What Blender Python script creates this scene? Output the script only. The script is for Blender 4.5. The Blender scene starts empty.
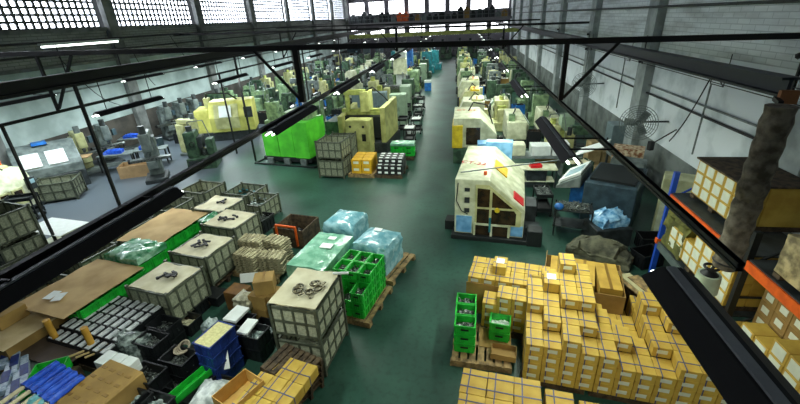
import bpy, bmesh, math, random
from mathutils import Vector, Matrix
random.seed(7)
PI = math.pi
SC = bpy.context.scene
COL = SC.collection

# ------------------------------------------------------------------ camera, world, exposure
FP, HC = 397.9, 6.0                      # focal length in pixels of an 800 x 404 frame, camera height
_Y = Vector((65, 187, -FP)).normalized()
_Z = Vector((-44, 862, FP)); _Z = (_Z - _Y * _Z.dot(_Y)).normalized()
_X = _Y.cross(_Z)
cam_data = bpy.data.cameras.new('camera')
cam = bpy.data.objects.new('camera', cam_data); COL.objects.link(cam)
cam_data.sensor_width = 36; cam_data.lens = FP / 800 * 36
cam_data.clip_start = .05; cam_data.clip_end = 300
R3 = Matrix((_X, _Y, _Z))
cam.matrix_world = Matrix.Translation((0, 0, HC)) @ R3.to_4x4()
SC.camera = cam
SC.view_settings.view_transform = 'Standard'
SC.view_settings.look = 'None'
SC.view_settings.gamma = 1
SC.view_settings.use_curve_mapping = False
SC.view_settings.exposure = -.22
wd = bpy.data.worlds.new('world'); SC.world = wd; wd.use_nodes = True
wd.node_tree.nodes['Background'].inputs[0].default_value = (.80, .9, 1, 1)
wd.node_tree.nodes['Background'].inputs[1].default_value = .09
TUBE_W = 125          # radiant power of one hanging fixture
WIN_E = 15          # daylight in the window panes

def W(px, py, z=0.0):
    d = Vector((px - 400, 202 - py, -FP)); r = R3 @ d
    t = (z - HC) / r.z
    return Vector((r.x * t, r.y * t, z))

def fit(a, b, c, z):
    """front-left, front-right and back-right top corners -> centre, width, depth, yaw"""
    A, B, Cc = W(*a, z), W(*b, z), W(*c, z)
    u = B - A; w = u.length; u.normalize(); v = Vector((-u.y, u.x, 0))
    d = (Cc - B).dot(v); ce = A + u * w / 2 + v * d / 2
    return ce, w, d, math.atan2(u.y, u.x)

# ------------------------------------------------------------------ materials
def lin(h):
    h = h.lstrip('#'); out = []
    for i in (0, 2, 4):
        c = int(h[i:i+2], 16) / 255
        out.append(c / 12.92 if c <= .04045 else ((c + .055) / 1.055) ** 2.4)
    return (*out, 1)

MATS = {}
def mat(name, col, rough=.6, metal=0, col2=None, scale=6, bump=0, emit=0, var=.18, spec=.5, detail=4, contrast=None):
    if name in MATS: return MATS[name]
    m = bpy.data.materials.new(name); m.use_nodes = True; MATS[name] = m
    nt = m.node_tree; n = nt.nodes; l = nt.links; b = n['Principled BSDF']
    c = lin(col)
    c2 = lin(col2) if col2 else tuple(x * (1 - var) for x in c[:3]) + (1,)
    tc = n.new('ShaderNodeTexCoord'); no = n.new('ShaderNodeTexNoise')
    no.inputs['Scale'].default_value = scale; no.inputs['Detail'].default_value = detail
    rp = n.new('ShaderNodeValToRGB')
    lo, hi = contrast or (.38, .62)
    rp.color_ramp.elements[0].position = lo; rp.color_ramp.elements[1].position = hi
    rp.color_ramp.elements[0].color = c2; rp.color_ramp.elements[1].color = c
    l.new(tc.outputs['Object'], no.inputs['Vector']); l.new(no.outputs['Fac'], rp.inputs['Fac'])
    l.new(rp.outputs['Color'], b.inputs['Base Color'])
    b.inputs['Roughness'].default_value = rough; b.inputs['Metallic'].default_value = metal
    b.inputs['Specular IOR Level'].default_value = spec
    if bump:
        bp = n.new('ShaderNodeBump'); bp.inputs['Strength'].default_value = bump; bp.inputs['Distance'].default_value = .02
        l.new(no.outputs['Fac'], bp.inputs['Height']); l.new(bp.outputs['Normal'], b.inputs['Normal'])
    if emit:
        b.inputs['Emission Color'].default_value = c; b.inputs['Emission Strength'].default_value = emit
    return m

black = mat('black_paint', '#0b0d0c', .55, var=.4)
steel_dark = mat('dark_steel', '#24292a', .5, .3, scale=12)
steel = mat('bare_steel', '#8a8f8c', .35, .8, '#4a4f4d', 14)
rust = mat('rusty_steel', '#4b3a2c', .7, .2, '#1e1a17', 10)
cream = mat('cream_paint', '#cfcf98', .45, 0, '#a9a975', 3)
cream2 = mat('pale_cream_paint', '#dcdfc2', .4, 0, '#b5b996', 3)
ygreen = mat('yellow_green_paint', '#b9bf66', .5, 0, '#8f9750', 4)
pgreen = mat('pale_green_paint', '#8fab7e', .5, 0, '#5f7858', 4)
mgreen = mat('machine_green_paint', '#46634a', .5, 0, '#263c2d', 4)
teal = mat('teal_paint', '#2f8f9a', .45, 0, '#1f6b76', 4)
bluep = mat('blue_paint', '#2f7fd0', .45, 0, '#1f5ea8', 4)
lblue = mat('light_blue_paint', '#7fb6e0', .4, 0, '#5b93c2', 4)
lime = mat('lime_green_paint', '#63dd3c', .38, 0, '#4fc033', 2)
greyp = mat('grey_paint', '#7d8784', .5, 0, '#5a6462', 4)
dgrey = mat('dark_grey_paint', '#353c3e', .5, 0, '#1f2425', 5)
bgrey = mat('blue_grey_paint', '#3f5560', .45, 0, '#2c3d46', 4)
white = mat('white_paper', '#e9efec', .7, var=.08)
whitep = mat('white_paint', '#dfe6e2', .45, var=.12)
cardb = mat('cardboard', '#c4a040', .75, 0, '#ad8a34', 3)
cardl = mat('yellow_cardboard', '#cfb04c', .7, 0, '#b8963a', 3)
cardd = mat('brown_cardboard', '#a8884a', .8, 0, '#8a6e3a', 2)
tape = mat('brown_tape', '#8a6a2c', .35)
strapm = mat('grey_blue_strap', '#565c80', .5)
labelm = mat('white_label', '#dfe6d2', .6, var=.1)
wood = mat('pallet_wood', '#a48a5c', .8, 0, '#6b5a3c', 9, .2)
woodd = mat('dark_wood', '#5c4c36', .8, 0, '#33291d', 9, .2)
gplast = mat('green_plastic', '#25c23c', .35, 0, '#1b9c30', 5)
gplastd = mat('dark_green_plastic', '#178f4c', .35, 0, '#0f6a38', 5)
bplast = mat('blue_plastic', '#26408e', .4, 0, '#1a2c66', 5)
kplast = mat('black_plastic', '#14171a', .45, var=.4)
creamsheet = mat('cream_sheet', '#e2dcbd', .65, 0, '#cdc5a2', 3)
cagep = mat('cage_paint', '#9aa088', .6, .1, '#7b806b', 20)
orange = mat('orange_paint', '#f0681c', .45, 0, '#d4561a', 6)
rblue = mat('rack_blue_paint', '#1f50c0', .45)
yell = mat('yellow_paint', '#e3c92f', .45, 0, '#c9ac22', 5)
red = mat('red_plastic', '#d8262a', .4)
screenm = mat('screen_glass', '#9fc0cc', .15)
glassm = mat('dark_window', '#3a2c1c', .12, 0, '#241b12', 5)
parts_m = mat('metal_parts', '#9aa19c', .3, .7, '#33383a', 30, .3)
bronze = mat('dark_bronze_parts', '#5a5238', .4, .6, '#2c2a20', 20)
bluefilm = mat('blue_plastic_film', '#2f62d8', .3, 0, '#1f47b4', 12, .6)
bagm = mat('clear_bag_plastic', '#c9d6d4', .18, 0, '#6f7f7e', 9, 1.0, contrast=(.4, .6))
canvas = mat('canvas_duct', '#857e6c', .9, 0, '#565042', 9, .7)
tarpm = mat('grey_tarpaulin', '#6a6a54', .8, 0, '#3c3d30', 4, .6)
olive = mat('olive_cloth', '#6e7034', .9, 0, '#4c4d24', 5, .5)
tubem = mat('lamp_tube', '#f4fff6', .3, emit=6)
pane = mat('bright_pane', '#dfe6f2', .3, emit=WIN_E)
panefar = mat('bright_far_pane', '#f4f6fb', .3, emit=WIN_E * .4)
wall_low = None

def film(name, a, b):
    m = mat(name, a, .14, 0, b, 5, 1.0, contrast=(.42, .6), detail=8, spec=.8)
    return m
tealfilm = film('green_stretch_film', '#8fc4a8', '#6ea88c')
bluewrap = film('pale_blue_stretch_film', '#9cc8d2', '#6ba3b0')

def brickmat(name, c1, c2, mortar, zsplit=None, plain=None, bs=(.5, .14)):
    m = bpy.data.materials.new(name); m.use_nodes = True
    nt = m.node_tree; n = nt.nodes; l = nt.links; b = n['Principled BSDF']
    tc = n.new('ShaderNodeTexCoord'); sp = n.new('ShaderNodeSeparateXYZ'); cb = n.new('ShaderNodeCombineXYZ')
    l.new(tc.outputs['Object'], sp.inputs[0])
    ad = n.new('ShaderNodeMath'); ad.operation = 'ADD'
    l.new(sp.outputs['X'], ad.inputs[0]); l.new(sp.outputs['Y'], ad.inputs[1])
    l.new(ad.outputs[0], cb.inputs[0]); l.new(sp.outputs['Z'], cb.inputs[1])
    br = n.new('ShaderNodeTexBrick')
    br.inputs['Scale'].default_value = 1; br.inputs['Brick Width'].default_value = bs[0]; br.inputs['Row Height'].default_value = bs[1]
    br.inputs['Mortar Size'].default_value = .012
    br.inputs['Color1'].default_value = lin(c1); br.inputs['Color2'].default_value = lin(c2); br.inputs['Mortar'].default_value = lin(mortar)
    l.new(cb.outputs[0], br.inputs['Vector'])
    no = n.new('ShaderNodeTexNoise'); no.inputs['Scale'].default_value = .9; no.inputs['Detail'].default_value = 9
    mp = n.new('ShaderNodeMapping'); mp.inputs['Scale'].default_value = (1, 1, .35)
    # stretched horizontally: courses of peeling paint
    mp.inputs['Scale'].default_value = (.5, .5, 2.4)
    l.new(tc.outputs['Object'], mp.inputs[0]); l.new(mp.outputs[0], no.inputs['Vector'])
    rp = n.new('ShaderNodeValToRGB'); rp.color_ramp.elements[0].position = .34; rp.color_ramp.elements[1].position = .52
    rp.color_ramp.elements[0].color = (.38, .38, .36, 1); rp.color_ramp.elements[1].color = (1, 1, 1, 1)
    l.new(no.outputs['Fac'], rp.inputs['Fac'])
    mx = n.new('ShaderNodeMix'); mx.data_type = 'RGBA'; mx.blend_type = 'MULTIPLY'; mx.inputs[0].default_value = .55
    l.new(br.outputs['Color'], mx.inputs[6]); l.new(rp.outputs['Color'], mx.inputs[7])
    l.new(mx.outputs[2], b.inputs['Base Color'])
    bp = n.new('ShaderNodeBump'); bp.inputs['Strength'].default_value = .5; bp.inputs['Distance'].default_value = .02
    l.new(br.outputs['Fac'], bp.inputs['Height']); bp.invert = True; l.new(bp.outputs['Normal'], b.inputs['Normal'])
    b.inputs['Roughness'].default_value = .75
    return m
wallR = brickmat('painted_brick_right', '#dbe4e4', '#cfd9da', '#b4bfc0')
wallL = brickmat('shade_grey_brick_left', '#a7aaa4', '#979b94', '#6d716c')
wallF = mat('far_wall_paint', '#928d93', .8, 0, '#75717a', .4)

def floormat():
    m = bpy.data.materials.new('green_epoxy_floor'); m.use_nodes = True
    nt = m.node_tree; n = nt.nodes; l = nt.links; b = n['Principled BSDF']
    tc = n.new('ShaderNodeTexCoord')
    n1 = n.new('ShaderNodeTexNoise'); n1.inputs['Scale'].default_value = .55; n1.inputs['Detail'].default_value = 8
    n2 = n.new('ShaderNodeTexNoise'); n2.inputs['Scale'].default_value = 9; n2.inputs['Detail'].default_value = 5
    for q in (n1, n2): l.new(tc.outputs['Object'], q.inputs['Vector'])
    r1 = n.new('ShaderNodeValToRGB'); r1.color_ramp.elements[0].position = .35; r1.color_ramp.elements[1].position = .68
    r1.color_ramp.elements[0].color = lin('#213f35'); r1.color_ramp.elements[1].color = lin('#335a4c')
    l.new(n1.outputs['Fac'], r1.inputs['Fac'])
    r2 = n.new('ShaderNodeValToRGB'); r2.color_ramp.elements[0].position = .3; r2.color_ramp.elements[1].position = .5
    r2.color_ramp.elements[0].color = (.72, .72, .72, 1); r2.color_ramp.elements[1].color = (1, 1, 1, 1)
    l.new(n2.outputs['Fac'], r2.inputs['Fac'])
    mx = n.new('ShaderNodeMix'); mx.data_type = 'RGBA'; mx.blend_type = 'MULTIPLY'; mx.inputs[0].default_value = 1
    l.new(r1.outputs['Color'], mx.inputs[6]); l.new(r2.outputs['Color'], mx.inputs[7])
    # grey left bay floor, with the cool lamps' blue cast put into its colour
    sp = n.new('ShaderNodeSeparateXYZ'); l.new(tc.outputs['Object'], sp.inputs[0])
    mr = n.new('ShaderNodeMapRange'); mr.inputs['From Min'].default_value = -10.6; mr.inputs['From Max'].default_value = -11.6
    l.new(sp.outputs['X'], mr.inputs['Value'])
    m2 = n.new('ShaderNodeMix'); m2.data_type = 'RGBA'; l.new(mr.outputs[0], m2.inputs[0])
    l.new(mx.outputs[2], m2.inputs[6]); m2.inputs[7].default_value = lin('#555e66')
    l.new(m2.outputs[2], b.inputs['Base Color'])
    b.inputs['Roughness'].default_value = .42; b.inputs['Specular IOR Level'].default_value = .4
    return m

# ------------------------------------------------------------------ mesh builder
class MB:
    def __init__(s): s.b = bmesh.new()
    def box(s, c, d, rot=None):
        m = Matrix.Translation(c)
        if rot is not None: m = m @ (rot if isinstance(rot, Matrix) else Matrix.Rotation(rot, 4, 'Z'))
        bmesh.ops.create_cube(s.b, size=1, matrix=m @ Matrix.Diagonal((*d, 1)))
        return s
    def b6(s, x0, x1, y0, y1, z0, z1):
        return s.box(((x0+x1)/2, (y0+y1)/2, (z0+z1)/2), (abs(x1-x0), abs(y1-y0), abs(z1-z0)))
    def cyl(s, a, b, r, seg=10, r2=None):
        a, b = Vector(a), Vector(b); d = b - a
        m = Matrix.Translation((a+b)/2) @ d.to_track_quat('Z', 'Y').to_matrix().to_4x4()
        bmesh.ops.create_cone(s.b, cap_ends=True, segments=seg, radius1=r, radius2=r if r2 is None else r2, depth=d.length, matrix=m)
        return s
    def bar(s, a, b, w, h=None):
        a, b = Vector(a), Vector(b); d = b - a
        m = Matrix.Translation((a+b)/2) @ d.to_track_quat('Y', 'Z').to_matrix().to_4x4() @ Matrix.Diagonal((w, d.length, h or w, 1))
        bmesh.ops.create_cube(s.b, size=1, matrix=m); return s
    def prism(s, pts, lo, hi, axis='X'):
        def mk(t, p): return {'X': (t, p[0], p[1]), 'Y': (p[0], t, p[1]), 'Z': (p[0], p[1], t)}[axis]
        A = [s.b.verts.new(mk(lo, p)) for p in pts]; B = [s.b.verts.new(mk(hi, p)) for p in pts]
        fs = [s.b.faces.new(A), s.b.faces.new(B[::-1])]
        n = len(pts)
        for i in range(n): fs.append(s.b.faces.new((A[i], B[i], B[(i+1) % n], A[(i+1) % n])))
        bmesh.ops.recalc_face_normals(s.b, faces=fs); return s
    def ball(s, c, r, sc=(1, 1, 1), sub=2):
        bmesh.ops.create_icosphere(s.b, subdivisions=sub, radius=r, matrix=Matrix.Translation(c) @ Matrix.Diagonal((*sc, 1))); return s
    def ring(s, c, R, r, seg=16, k=6, tilt=None):
        rows = []
        T = Matrix.Translation(c) @ (tilt or Matrix.Identity(4))
        for i in range(seg):
            a = 2*PI*i/seg; row = []
            for j in range(k):
                q = 2*PI*j/k
                row.append(s.b.verts.new(T @ Vector(((R + r*math.cos(q))*math.cos(a), (R + r*math.cos(q))*math.sin(a), r*math.sin(q)))))
            rows.append(row)
        for i in range(seg):
            for j in range(k):
                s.b.faces.new((rows[i][j], rows[(i+1) % seg][j], rows[(i+1) % seg][(j+1) % k], rows[i][(j+1) % k]))
        return s
    def tube(s, pts, r, seg=8):
        for a, b in zip(pts, pts[1:]): s.cyl(a, b, r, seg)
        return s
    def tray(s, w, d, h, t=.015, z=0, x=0, y=0):
        """an open box"""
        s.b6(x-w/2, x+w/2, y-d/2, y+d/2, z, z+t)
        s.b6(x-w/2, x-w/2+t, y-d/2, y+d/2, z+t, z+h); s.b6(x+w/2-t, x+w/2, y-d/2, y+d/2, z+t, z+h)
        s.b6(x-w/2+t, x+w/2-t, y-d/2, y-d/2+t, z+t, z+h); s.b6(x-w/2+t, x+w/2-t, y+d/2-t, y+d/2, z+t, z+h)
        return s
    def build(s, name, m, parent=None, bev=0, smooth=False, loc=None, rz=0, jit=0, sub=0):
        if sub: bmesh.ops.subdivide_edges(s.b, edges=s.b.edges[:], cuts=sub, use_grid_fill=True)
        if jit:
            for v in s.b.verts: v.co += Vector((random.uniform(-jit, jit), random.uniform(-jit, jit), random.uniform(-jit, jit)))
        if bev: bmesh.ops.bevel(s.b, geom=s.b.edges[:], offset=bev, segments=1, affect='EDGES', clamp_overlap=True)
        me = bpy.data.meshes.new(name); s.b.to_mesh(me); s.b.free()
        if smooth:
            for p in me.polygons: p.use_smooth = True
            me.set_sharp_from_angle(angle=.7)
        me.materials.append(m)
        o = bpy.data.objects.new(name, me); COL.objects.link(o)
        if parent is not None: o.parent = parent
        if loc is not None: o.location = loc
        o.rotation_euler = (0, 0, rz)
        return o

def empty(name, loc=(0, 0, 0), rz=0):
    o = bpy.data.objects.new(name, None); COL.objects.link(o); o.empty_display_size = .2
    o.location = loc; o.rotation_euler = (0, 0, rz); return o
def tag(o, label, cat, group=None, kind=None):
    o['label'] = label; o['category'] = cat
    if group: o['group'] = group
    elif 'group' in o: del o['group']
    if kind: o['kind'] = kind
    return o
def struct(name, mb, m, **k):
    o = mb.build(name, m, **k); o['kind'] = 'structure'; return o
def kids(o): return [c for c in bpy.data.objects if c.parent == o]
KIDS = {}
def tree(o):
    if o.name not in KIDS: KIDS[o.name] = [(c, tree(c)) for c in kids(o)]
    return KIDS[o.name]
def copytree(o, par=None):
    c = o.copy(); COL.objects.link(c); c.parent = par
    for ch, _ in tree(o): copytree(ch, c)
    return c
class Proto:
    """one thing built with its parts, then copied object by object"""
    def __init__(s, fn, cat): s.fn = fn; s.cat = cat; s.root = None
    def put(s, loc, rz=0, label='', group=None, sc=None, tilt=None):
        if s.root is None:
            s.root = s.fn(); r = s.root; tree(r); s.base = tuple(r.scale)
        else: r = copytree(s.root)
        r.location = loc; r.rotation_euler = (tilt[0] if tilt else 0, tilt[1] if tilt else 0, rz)
        r.scale = sc if sc else (1, 1, 1)
        tag(r, label, s.cat, group)
        return r
def textmesh(s, size, m, parent, loc, rot, name='lettering', ext=.002):
    cu = bpy.data.curves.new(name, 'FONT'); cu.body = s; cu.size = size; cu.extrude = ext; cu.align_x = 'CENTER'; cu.align_y = 'CENTER'
    t = bpy.data.objects.new('tmp', cu); COL.objects.link(t)
    dg = bpy.context.evaluated_depsgraph_get(); me = bpy.data.meshes.new_from_object(t.evaluated_get(dg))
    bpy.data.objects.remove(t); me.materials.clear(); me.materials.append(m)
    o = bpy.data.objects.new(name, me); COL.objects.link(o); o.parent = parent; o.location = loc; o.rotation_euler = rot
    return o
ORD = ['first', 'second', 'third', 'fourth', 'fifth', 'sixth', 'seventh', 'eighth', 'ninth', 'tenth', 'eleventh', 'twelfth', 'thirteenth', 'fourteenth', 'fifteenth', 'sixteenth', 'seventeenth', 'eighteenth', 'nineteenth', 'twentieth']

# ------------------------------------------------------------------ room shell
XL, XR, YN, YF, ZT = -19.0, 7.0, -3.0, 70.0, 10.2
struct('floor', MB().b6(XL-.4, XR+.4, YN, YF+.4, -.2, 0), floormat())
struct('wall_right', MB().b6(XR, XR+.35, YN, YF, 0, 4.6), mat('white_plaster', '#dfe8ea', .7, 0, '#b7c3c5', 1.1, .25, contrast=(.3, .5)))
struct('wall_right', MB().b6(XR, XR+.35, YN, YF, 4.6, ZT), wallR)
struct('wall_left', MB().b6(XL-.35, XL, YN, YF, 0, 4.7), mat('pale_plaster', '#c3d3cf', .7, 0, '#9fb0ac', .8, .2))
struct('wall_left', MB().b6(XL-.35, XL, YN, YF, 4.7, 6.3).b6(XL-.35, XL, YN, YF, 9.6, ZT), wallL)  # greyer brick colour stands in for the shade above lamp height
wf = MB(); wf.b6(XL, XR, YF, YF+.35, 0, 3.2); wf.b6(XL, XR, YF, YF+.35, 4.75, 6.7); wf.b6(XL, XR, YF, YF+.35, 8.6, ZT)
fx = [XL + i*3.25 for i in range(9)]
for x in fx: wf.b6(x-.35 if x > XL else x, x+.35 if x < XR else x, YF, YF+.35, 3.2, 4.75); wf.b6(x-.35 if x > XL else x, x+.35 if x < XR else x, YF, YF+.35, 6.7, 8.6)
struct('wall_far', wf, wallF)
nwin = 0
def window(name_n, x0, x1, y0, y1, z0, z1, panemat, cols, rows, framemat, axis, barw):
    t = empty('window_%d' % name_n, ((x0+x1)/2, (y0+y1)/2, z0)); t['kind'] = 'structure'
    hx, hy, h = (x1-x0)/2, (y1-y0)/2, z1-z0
    p = MB()
    if axis == 'Y': p.b6(-.34, -.30, -hy, hy, 0, h)
    else: p.b6(-hx, hx, .2, .24, 0, h)
    p.build('pane', panemat, t)
    g = MB()
    L = hy if axis == 'Y' else hx
    for i in range(cols+1):
        q = -L + 2*L*i/cols
        q0, q1 = max(-L, q-barw), min(L, q+barw)
        g.b6(-.26, -.2, q0, q1, 0, h) if axis == 'Y' else g.b6(q0, q1, .05, .15, 0, h)
    for j in range(rows+1):
        z = h*j/rows; z0_, z1_ = max(0, z-barw*.8), min(h, z+barw*.8)
        g.b6(-.255, -.205, -L, L, z0_, z1_) if axis == 'Y' else g.b6(-L, L, .06, .14, z0_, z1_)
    g.build('lattice' if axis == 'Y' else 'window_frame', framemat, t)
pil_l = [5, 13, 21, 29, 37, 45, 53, 61, 69]
concrete = mat('grey_concrete', '#a3acab', .8, 0, '#858e8c', 2)
concL = mat('dark_concrete', '#8b8e8b', .85, 0, '#6a6d6a', 2)
lattice = mat('lattice_block', '#6d6f6e', .85)
for a, b in zip(pil_l[:-1], pil_l[1:]):
    nwin += 1; window(nwin, XL, XL, a+.35, b-.35, 6.3, 9.6, pane, 20, 11, lattice, 'Y', .066)
for a, b in zip(fx[:-1], fx[1:]):
    for z0, z1 in ((3.2, 4.75), (6.7, 8.6)):
        nwin += 1; window(nwin, a+.35, b-.35, YF, YF, z0, z1, panefar, 3, 2, dgrey, 'X', .03)
nt = 0
for y in pil_l:
    nt += 1; struct('trim_%d' % nt, MB().b6(XL, XL+.28, y-.35, y+.35, 0, ZT), concL)
for y in (1, 9, 17.1, 24.6, 32.4, 40.4, 48.4, 56.4, 64.4):
    nt += 1; struct('trim_%d' % nt, MB().b6(XR-.3, XR, y-.4, y+.4, 0, ZT), concrete)
struct('trim_90', MB().b6(XL, XL+.1, YN, YF, 4.62, 4.74), concL)
# sill ledges and dado bands on the side walls
nt += 1; struct('trim_%d' % nt, MB().b6(XL, XL+.12, YN, YF, 6.12, 6.3), concL)
nt += 1; struct('trim_%d' % nt, MB().b6(XR-.1, XR, YN, YF, 6.45, 6.6), concrete)
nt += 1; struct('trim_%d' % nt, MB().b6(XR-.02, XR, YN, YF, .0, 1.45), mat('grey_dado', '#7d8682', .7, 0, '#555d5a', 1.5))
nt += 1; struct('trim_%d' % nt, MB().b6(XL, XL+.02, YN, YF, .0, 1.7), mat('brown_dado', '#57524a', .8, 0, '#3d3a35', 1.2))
# mezzanine along the far wall
mz = MB().b6(XL, XR, YF-2.5, YF, 5.2, 5.55)
for x in fx: mz.b6(x-.12, x+.12, YF-2.4, YF-2.2, 0, 5.2) if XL < x < XR else None
struct('trim_%d' % (nt+1), mz, mat('mezzanine_concrete', '#8d8a8c', .8)); nt += 1
rl = empty('railing', (0, YF-2.45, 5.55)); tag(rl, 'long grey guard railing on the edge of the far upper gallery', 'railing')
m_ = MB()
for i in range(27): m_.cyl((XL+.3+i*.98, 0, 0), (XL+.3+i*.98, 0, 1), .03, 6)
m_.build('baluster', greyp, rl)
MB().cyl((XL+.1, 0, 1), (XR-.1, 0, 1), .04, 6).cyl((XL+.1, 0, .5), (XR-.1, 0, .5), .03, 6).build('handrail', greyp, rl)

# ------------------------------------------------------------------ hanging rails, beams and lamps
def beam(name, a, b, w, h, m, label, cat='beam', group=None):
    mb = MB().bar(a, b, w, h)
    a, b = Vector(a), Vector(b)
    return tag(mb.build(name, m), label, cat, group)
def ibeam(name, x, y0, y1, z, w, h, m, label, cat='beam'):
    mb = MB().b6(x-w/2, x+w/2, y0, y1, z-h/2, z-h/2+.03).b6(x-w/2, x+w/2, y0, y1, z+h/2-.03, z+h/2).b6(x-.02, x+.02, y0, y1, z-h/2, z+h/2)
    return tag(mb.build(name, m), label, cat)
ibeam('cable_rail', -4.12, .6, 58, 4.02, .08, .1, black, 'long black lamp rail hung over the machines left of the aisle', 'rail')
ibeam('cable_rail', 2.27, 3.1, 58, 4.02, .06, .08, black, 'long black lamp rail hung over the machines right of the aisle', 'rail')
ibeam('cable_rail', -11.6, 2, 58, 4.0, .07, .08, black, 'thin black lamp rail hung beyond the left machines near the wall', 'rail')
ibeam('cable_rail', -15.9, 8, 58, 4.1, .06, .08, black, 'thin black lamp rail closest to the left wall', 'rail')
ibeam('crane_girder', 3.8, 5.45, 60, 5.05, .2, .22, mat('girder_paint', '#20292c', .5), 'heavy dark girder running along the right wall and ending by the canvas duct', 'girder')
ibeam('crane_girder', -10.0, 3.5, 60, 4.98, .22, .3, black, 'heavy black girder crossing the upper left below the lattice windows', 'girder')
# girder end plate
tag(MB().b6(3.7, 3.9, 5.39, 5.44, 4.86, 5.02).build('end_plate', mat('tan_timber', '#a06a3a', .7)), 'tan wooden block on the near end of the dark right girder', 'block')
# transverse beams (they sag a little to the right)
for k, y in enumerate((10, 26, 42)):
    o = tag(MB().bar((XL-.05, y, 5.7), (XR+.05, y, 5.29), .14, .12).build('cross_beam', black), 'black cross beam spanning the whole hall, %s from the camera' % ORD[k], 'beam')
def hanger(label, x, y, z0=4.1, z1=5.3, w=.1, side=1, brace=True, gap=1.1):
    t = empty('rail_hanger', (x, y, z0)); tag(t, label, 'hanger')
    MB().bar((0, 0, 0), (0, 0, z1-z0), w, w).build('post', black, t)
    if brace:
        MB().bar((side*.05, 0, .05), (side*gap, 0, z1-z0), .06, .06).build('brace', black, t)
for k, y in enumerate((10, 26, 42)):
    hanger('black post with a slanting brace holding the left lamp rail, %s from the camera' % ORD[k], -4.12, y, 4.14, 5.44, .14, -1)
    hanger('black post with a slanting brace holding the right lamp rail, %s from the camera' % ORD[k], 2.27, y, 4.07, 5.32, .1, 1)
    hanger('black post with a slanting brace holding the thin left rail, %s from the camera' % ORD[k], -11.6, y, 4.04, 5.5, .07, 1)
for k, y in enumerate((9.3, 17.3, 25.3, 33.3, 41.3, 49.3)):
    tag(MB().bar((0, 0, 0), (0, 0, 4.83), .07, .07).build('support_post', black, loc=(-10, y, 0)), 'slim black post under the upper left girder, %s from the camera' % ORD[k], 'post')
for k, y in enumerate((8.4, 18.4, 28.4, 38.4)):
    tag(MB().bar((0, 0, 0), (0, 0, 3.96), .06, .06).build('support_post', black, loc=(-11.6, y, 0)), 'slim black post under the thin left lamp rail, %s from the camera' % ORD[k], 'post')

def make_fixture(dx, up):
    """dx: how far the rail is to the side; up: how far the girder is above"""
    def f():
        t = empty('strip_lamp')
        L = 2.6
        MB().prism([(-.15, -.07), (-.05, .03), (.05, .03), (.15, -.07), (.14, -.08), (.045, .015), (-.045, .015), (-.14, -.08)], 0, L, 'Y').build('hood', black, t)
        MB().b6(-.035, .015, 0.02, L-.02, .03, .05).build('spine', mat('grey_spine', '#8f9496', .5), t)
        for s in (-1, 1):
            MB().cyl((s*.07, -.05, -.055), (s*.07, L+.05, -.055), .018, 8).build('lamp_tube', tubem, t)
        for y in ((.3, .9) if dx > .5 else (.4, L-.4)):
            if up: MB().cyl((0, y, .05), (0, y, up), .012, 6).build('rod', black, t)
            else: MB().bar((0, y, .055), (dx, y, .055), .03, .02).build('bracket', black, t)
        return t
    return f
fixP = {'L': Proto(make_fixture(-.16, 0), 'lamp'), 'R': Proto(make_fixture(.63, 0), 'lamp'), 'M': Proto(make_fixture(0, .83), 'lamp'), 'W': Proto(make_fixture(-.38, 0), 'lamp')}
LDATA = {}
cagefr = mat('cage_frame', '#5f6555', .5, .2, '#474c3f', 10)
def fixture(kind, x, y, z, label, power=1.0, tint=(.9, 1, .88), sc=None):
    r = fixP[kind].put((x, y, z), 0, label, None, sc)
    key = (power, tint)
    if key not in LDATA:
        ld = bpy.data.lights.new('strip_light', 'AREA'); ld.shape = 'RECTANGLE'; ld.size = .24; ld.size_y = 2.5
        ld.energy = TUBE_W * power; ld.color = tint; LDATA[key] = ld
    lo = bpy.data.objects.new('strip_light', LDATA[key]); COL.objects.link(lo); lo.parent = r; lo.location = (0, 1.3, -.085)
for k, y in enumerate([1.95, 7.55, 12.3, 17.6, 22.9, 28.2, 33.5, 38.8, 44.1, 49.4, 54.7]):
    fixture('L', -3.93, y, 4.0, 'black hooded strip lamp under the rail left of the aisle, %s from the camera' % ORD[k])
for k, y in enumerate([.45, 5.9, 11.2, 16.5, 21.8, 27.1, 32.4, 37.7, 43, 48.3, 53.6]):
    fixture('R', 1.62 if k else 1.73, y, 4.0, 'black hooded strip lamp beside the rail right of the aisle, %s from the camera' % ORD[k], [.8, 1.3][k] if k < 2 else 1.5, (1, .97, .82) if k < 1 else (.9, 1, .88), (1.45, 1, 1) if k == 0 else None)
for k, y in enumerate([9.6, 15.4, 20.8, 26.2, 31.6, 37, 42.4, 47.8, 53.2]):
    fixture('M', -10.0, y, 4.0, 'black hooded strip lamp over the middle left machines, %s from the camera' % ORD[k], 1.3, (.92, 1, .96))
for k, y in enumerate([10.8, 16.9, 22.4, 27.9, 33.4, 38.9, 44.4, 49.9]):
    fixture('W', -15.5, y, 4.0, 'black hooded strip lamp nearest the left wall, %s from the camera' % ORD[k], 2.5, (.85, .98, 1))

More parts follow.
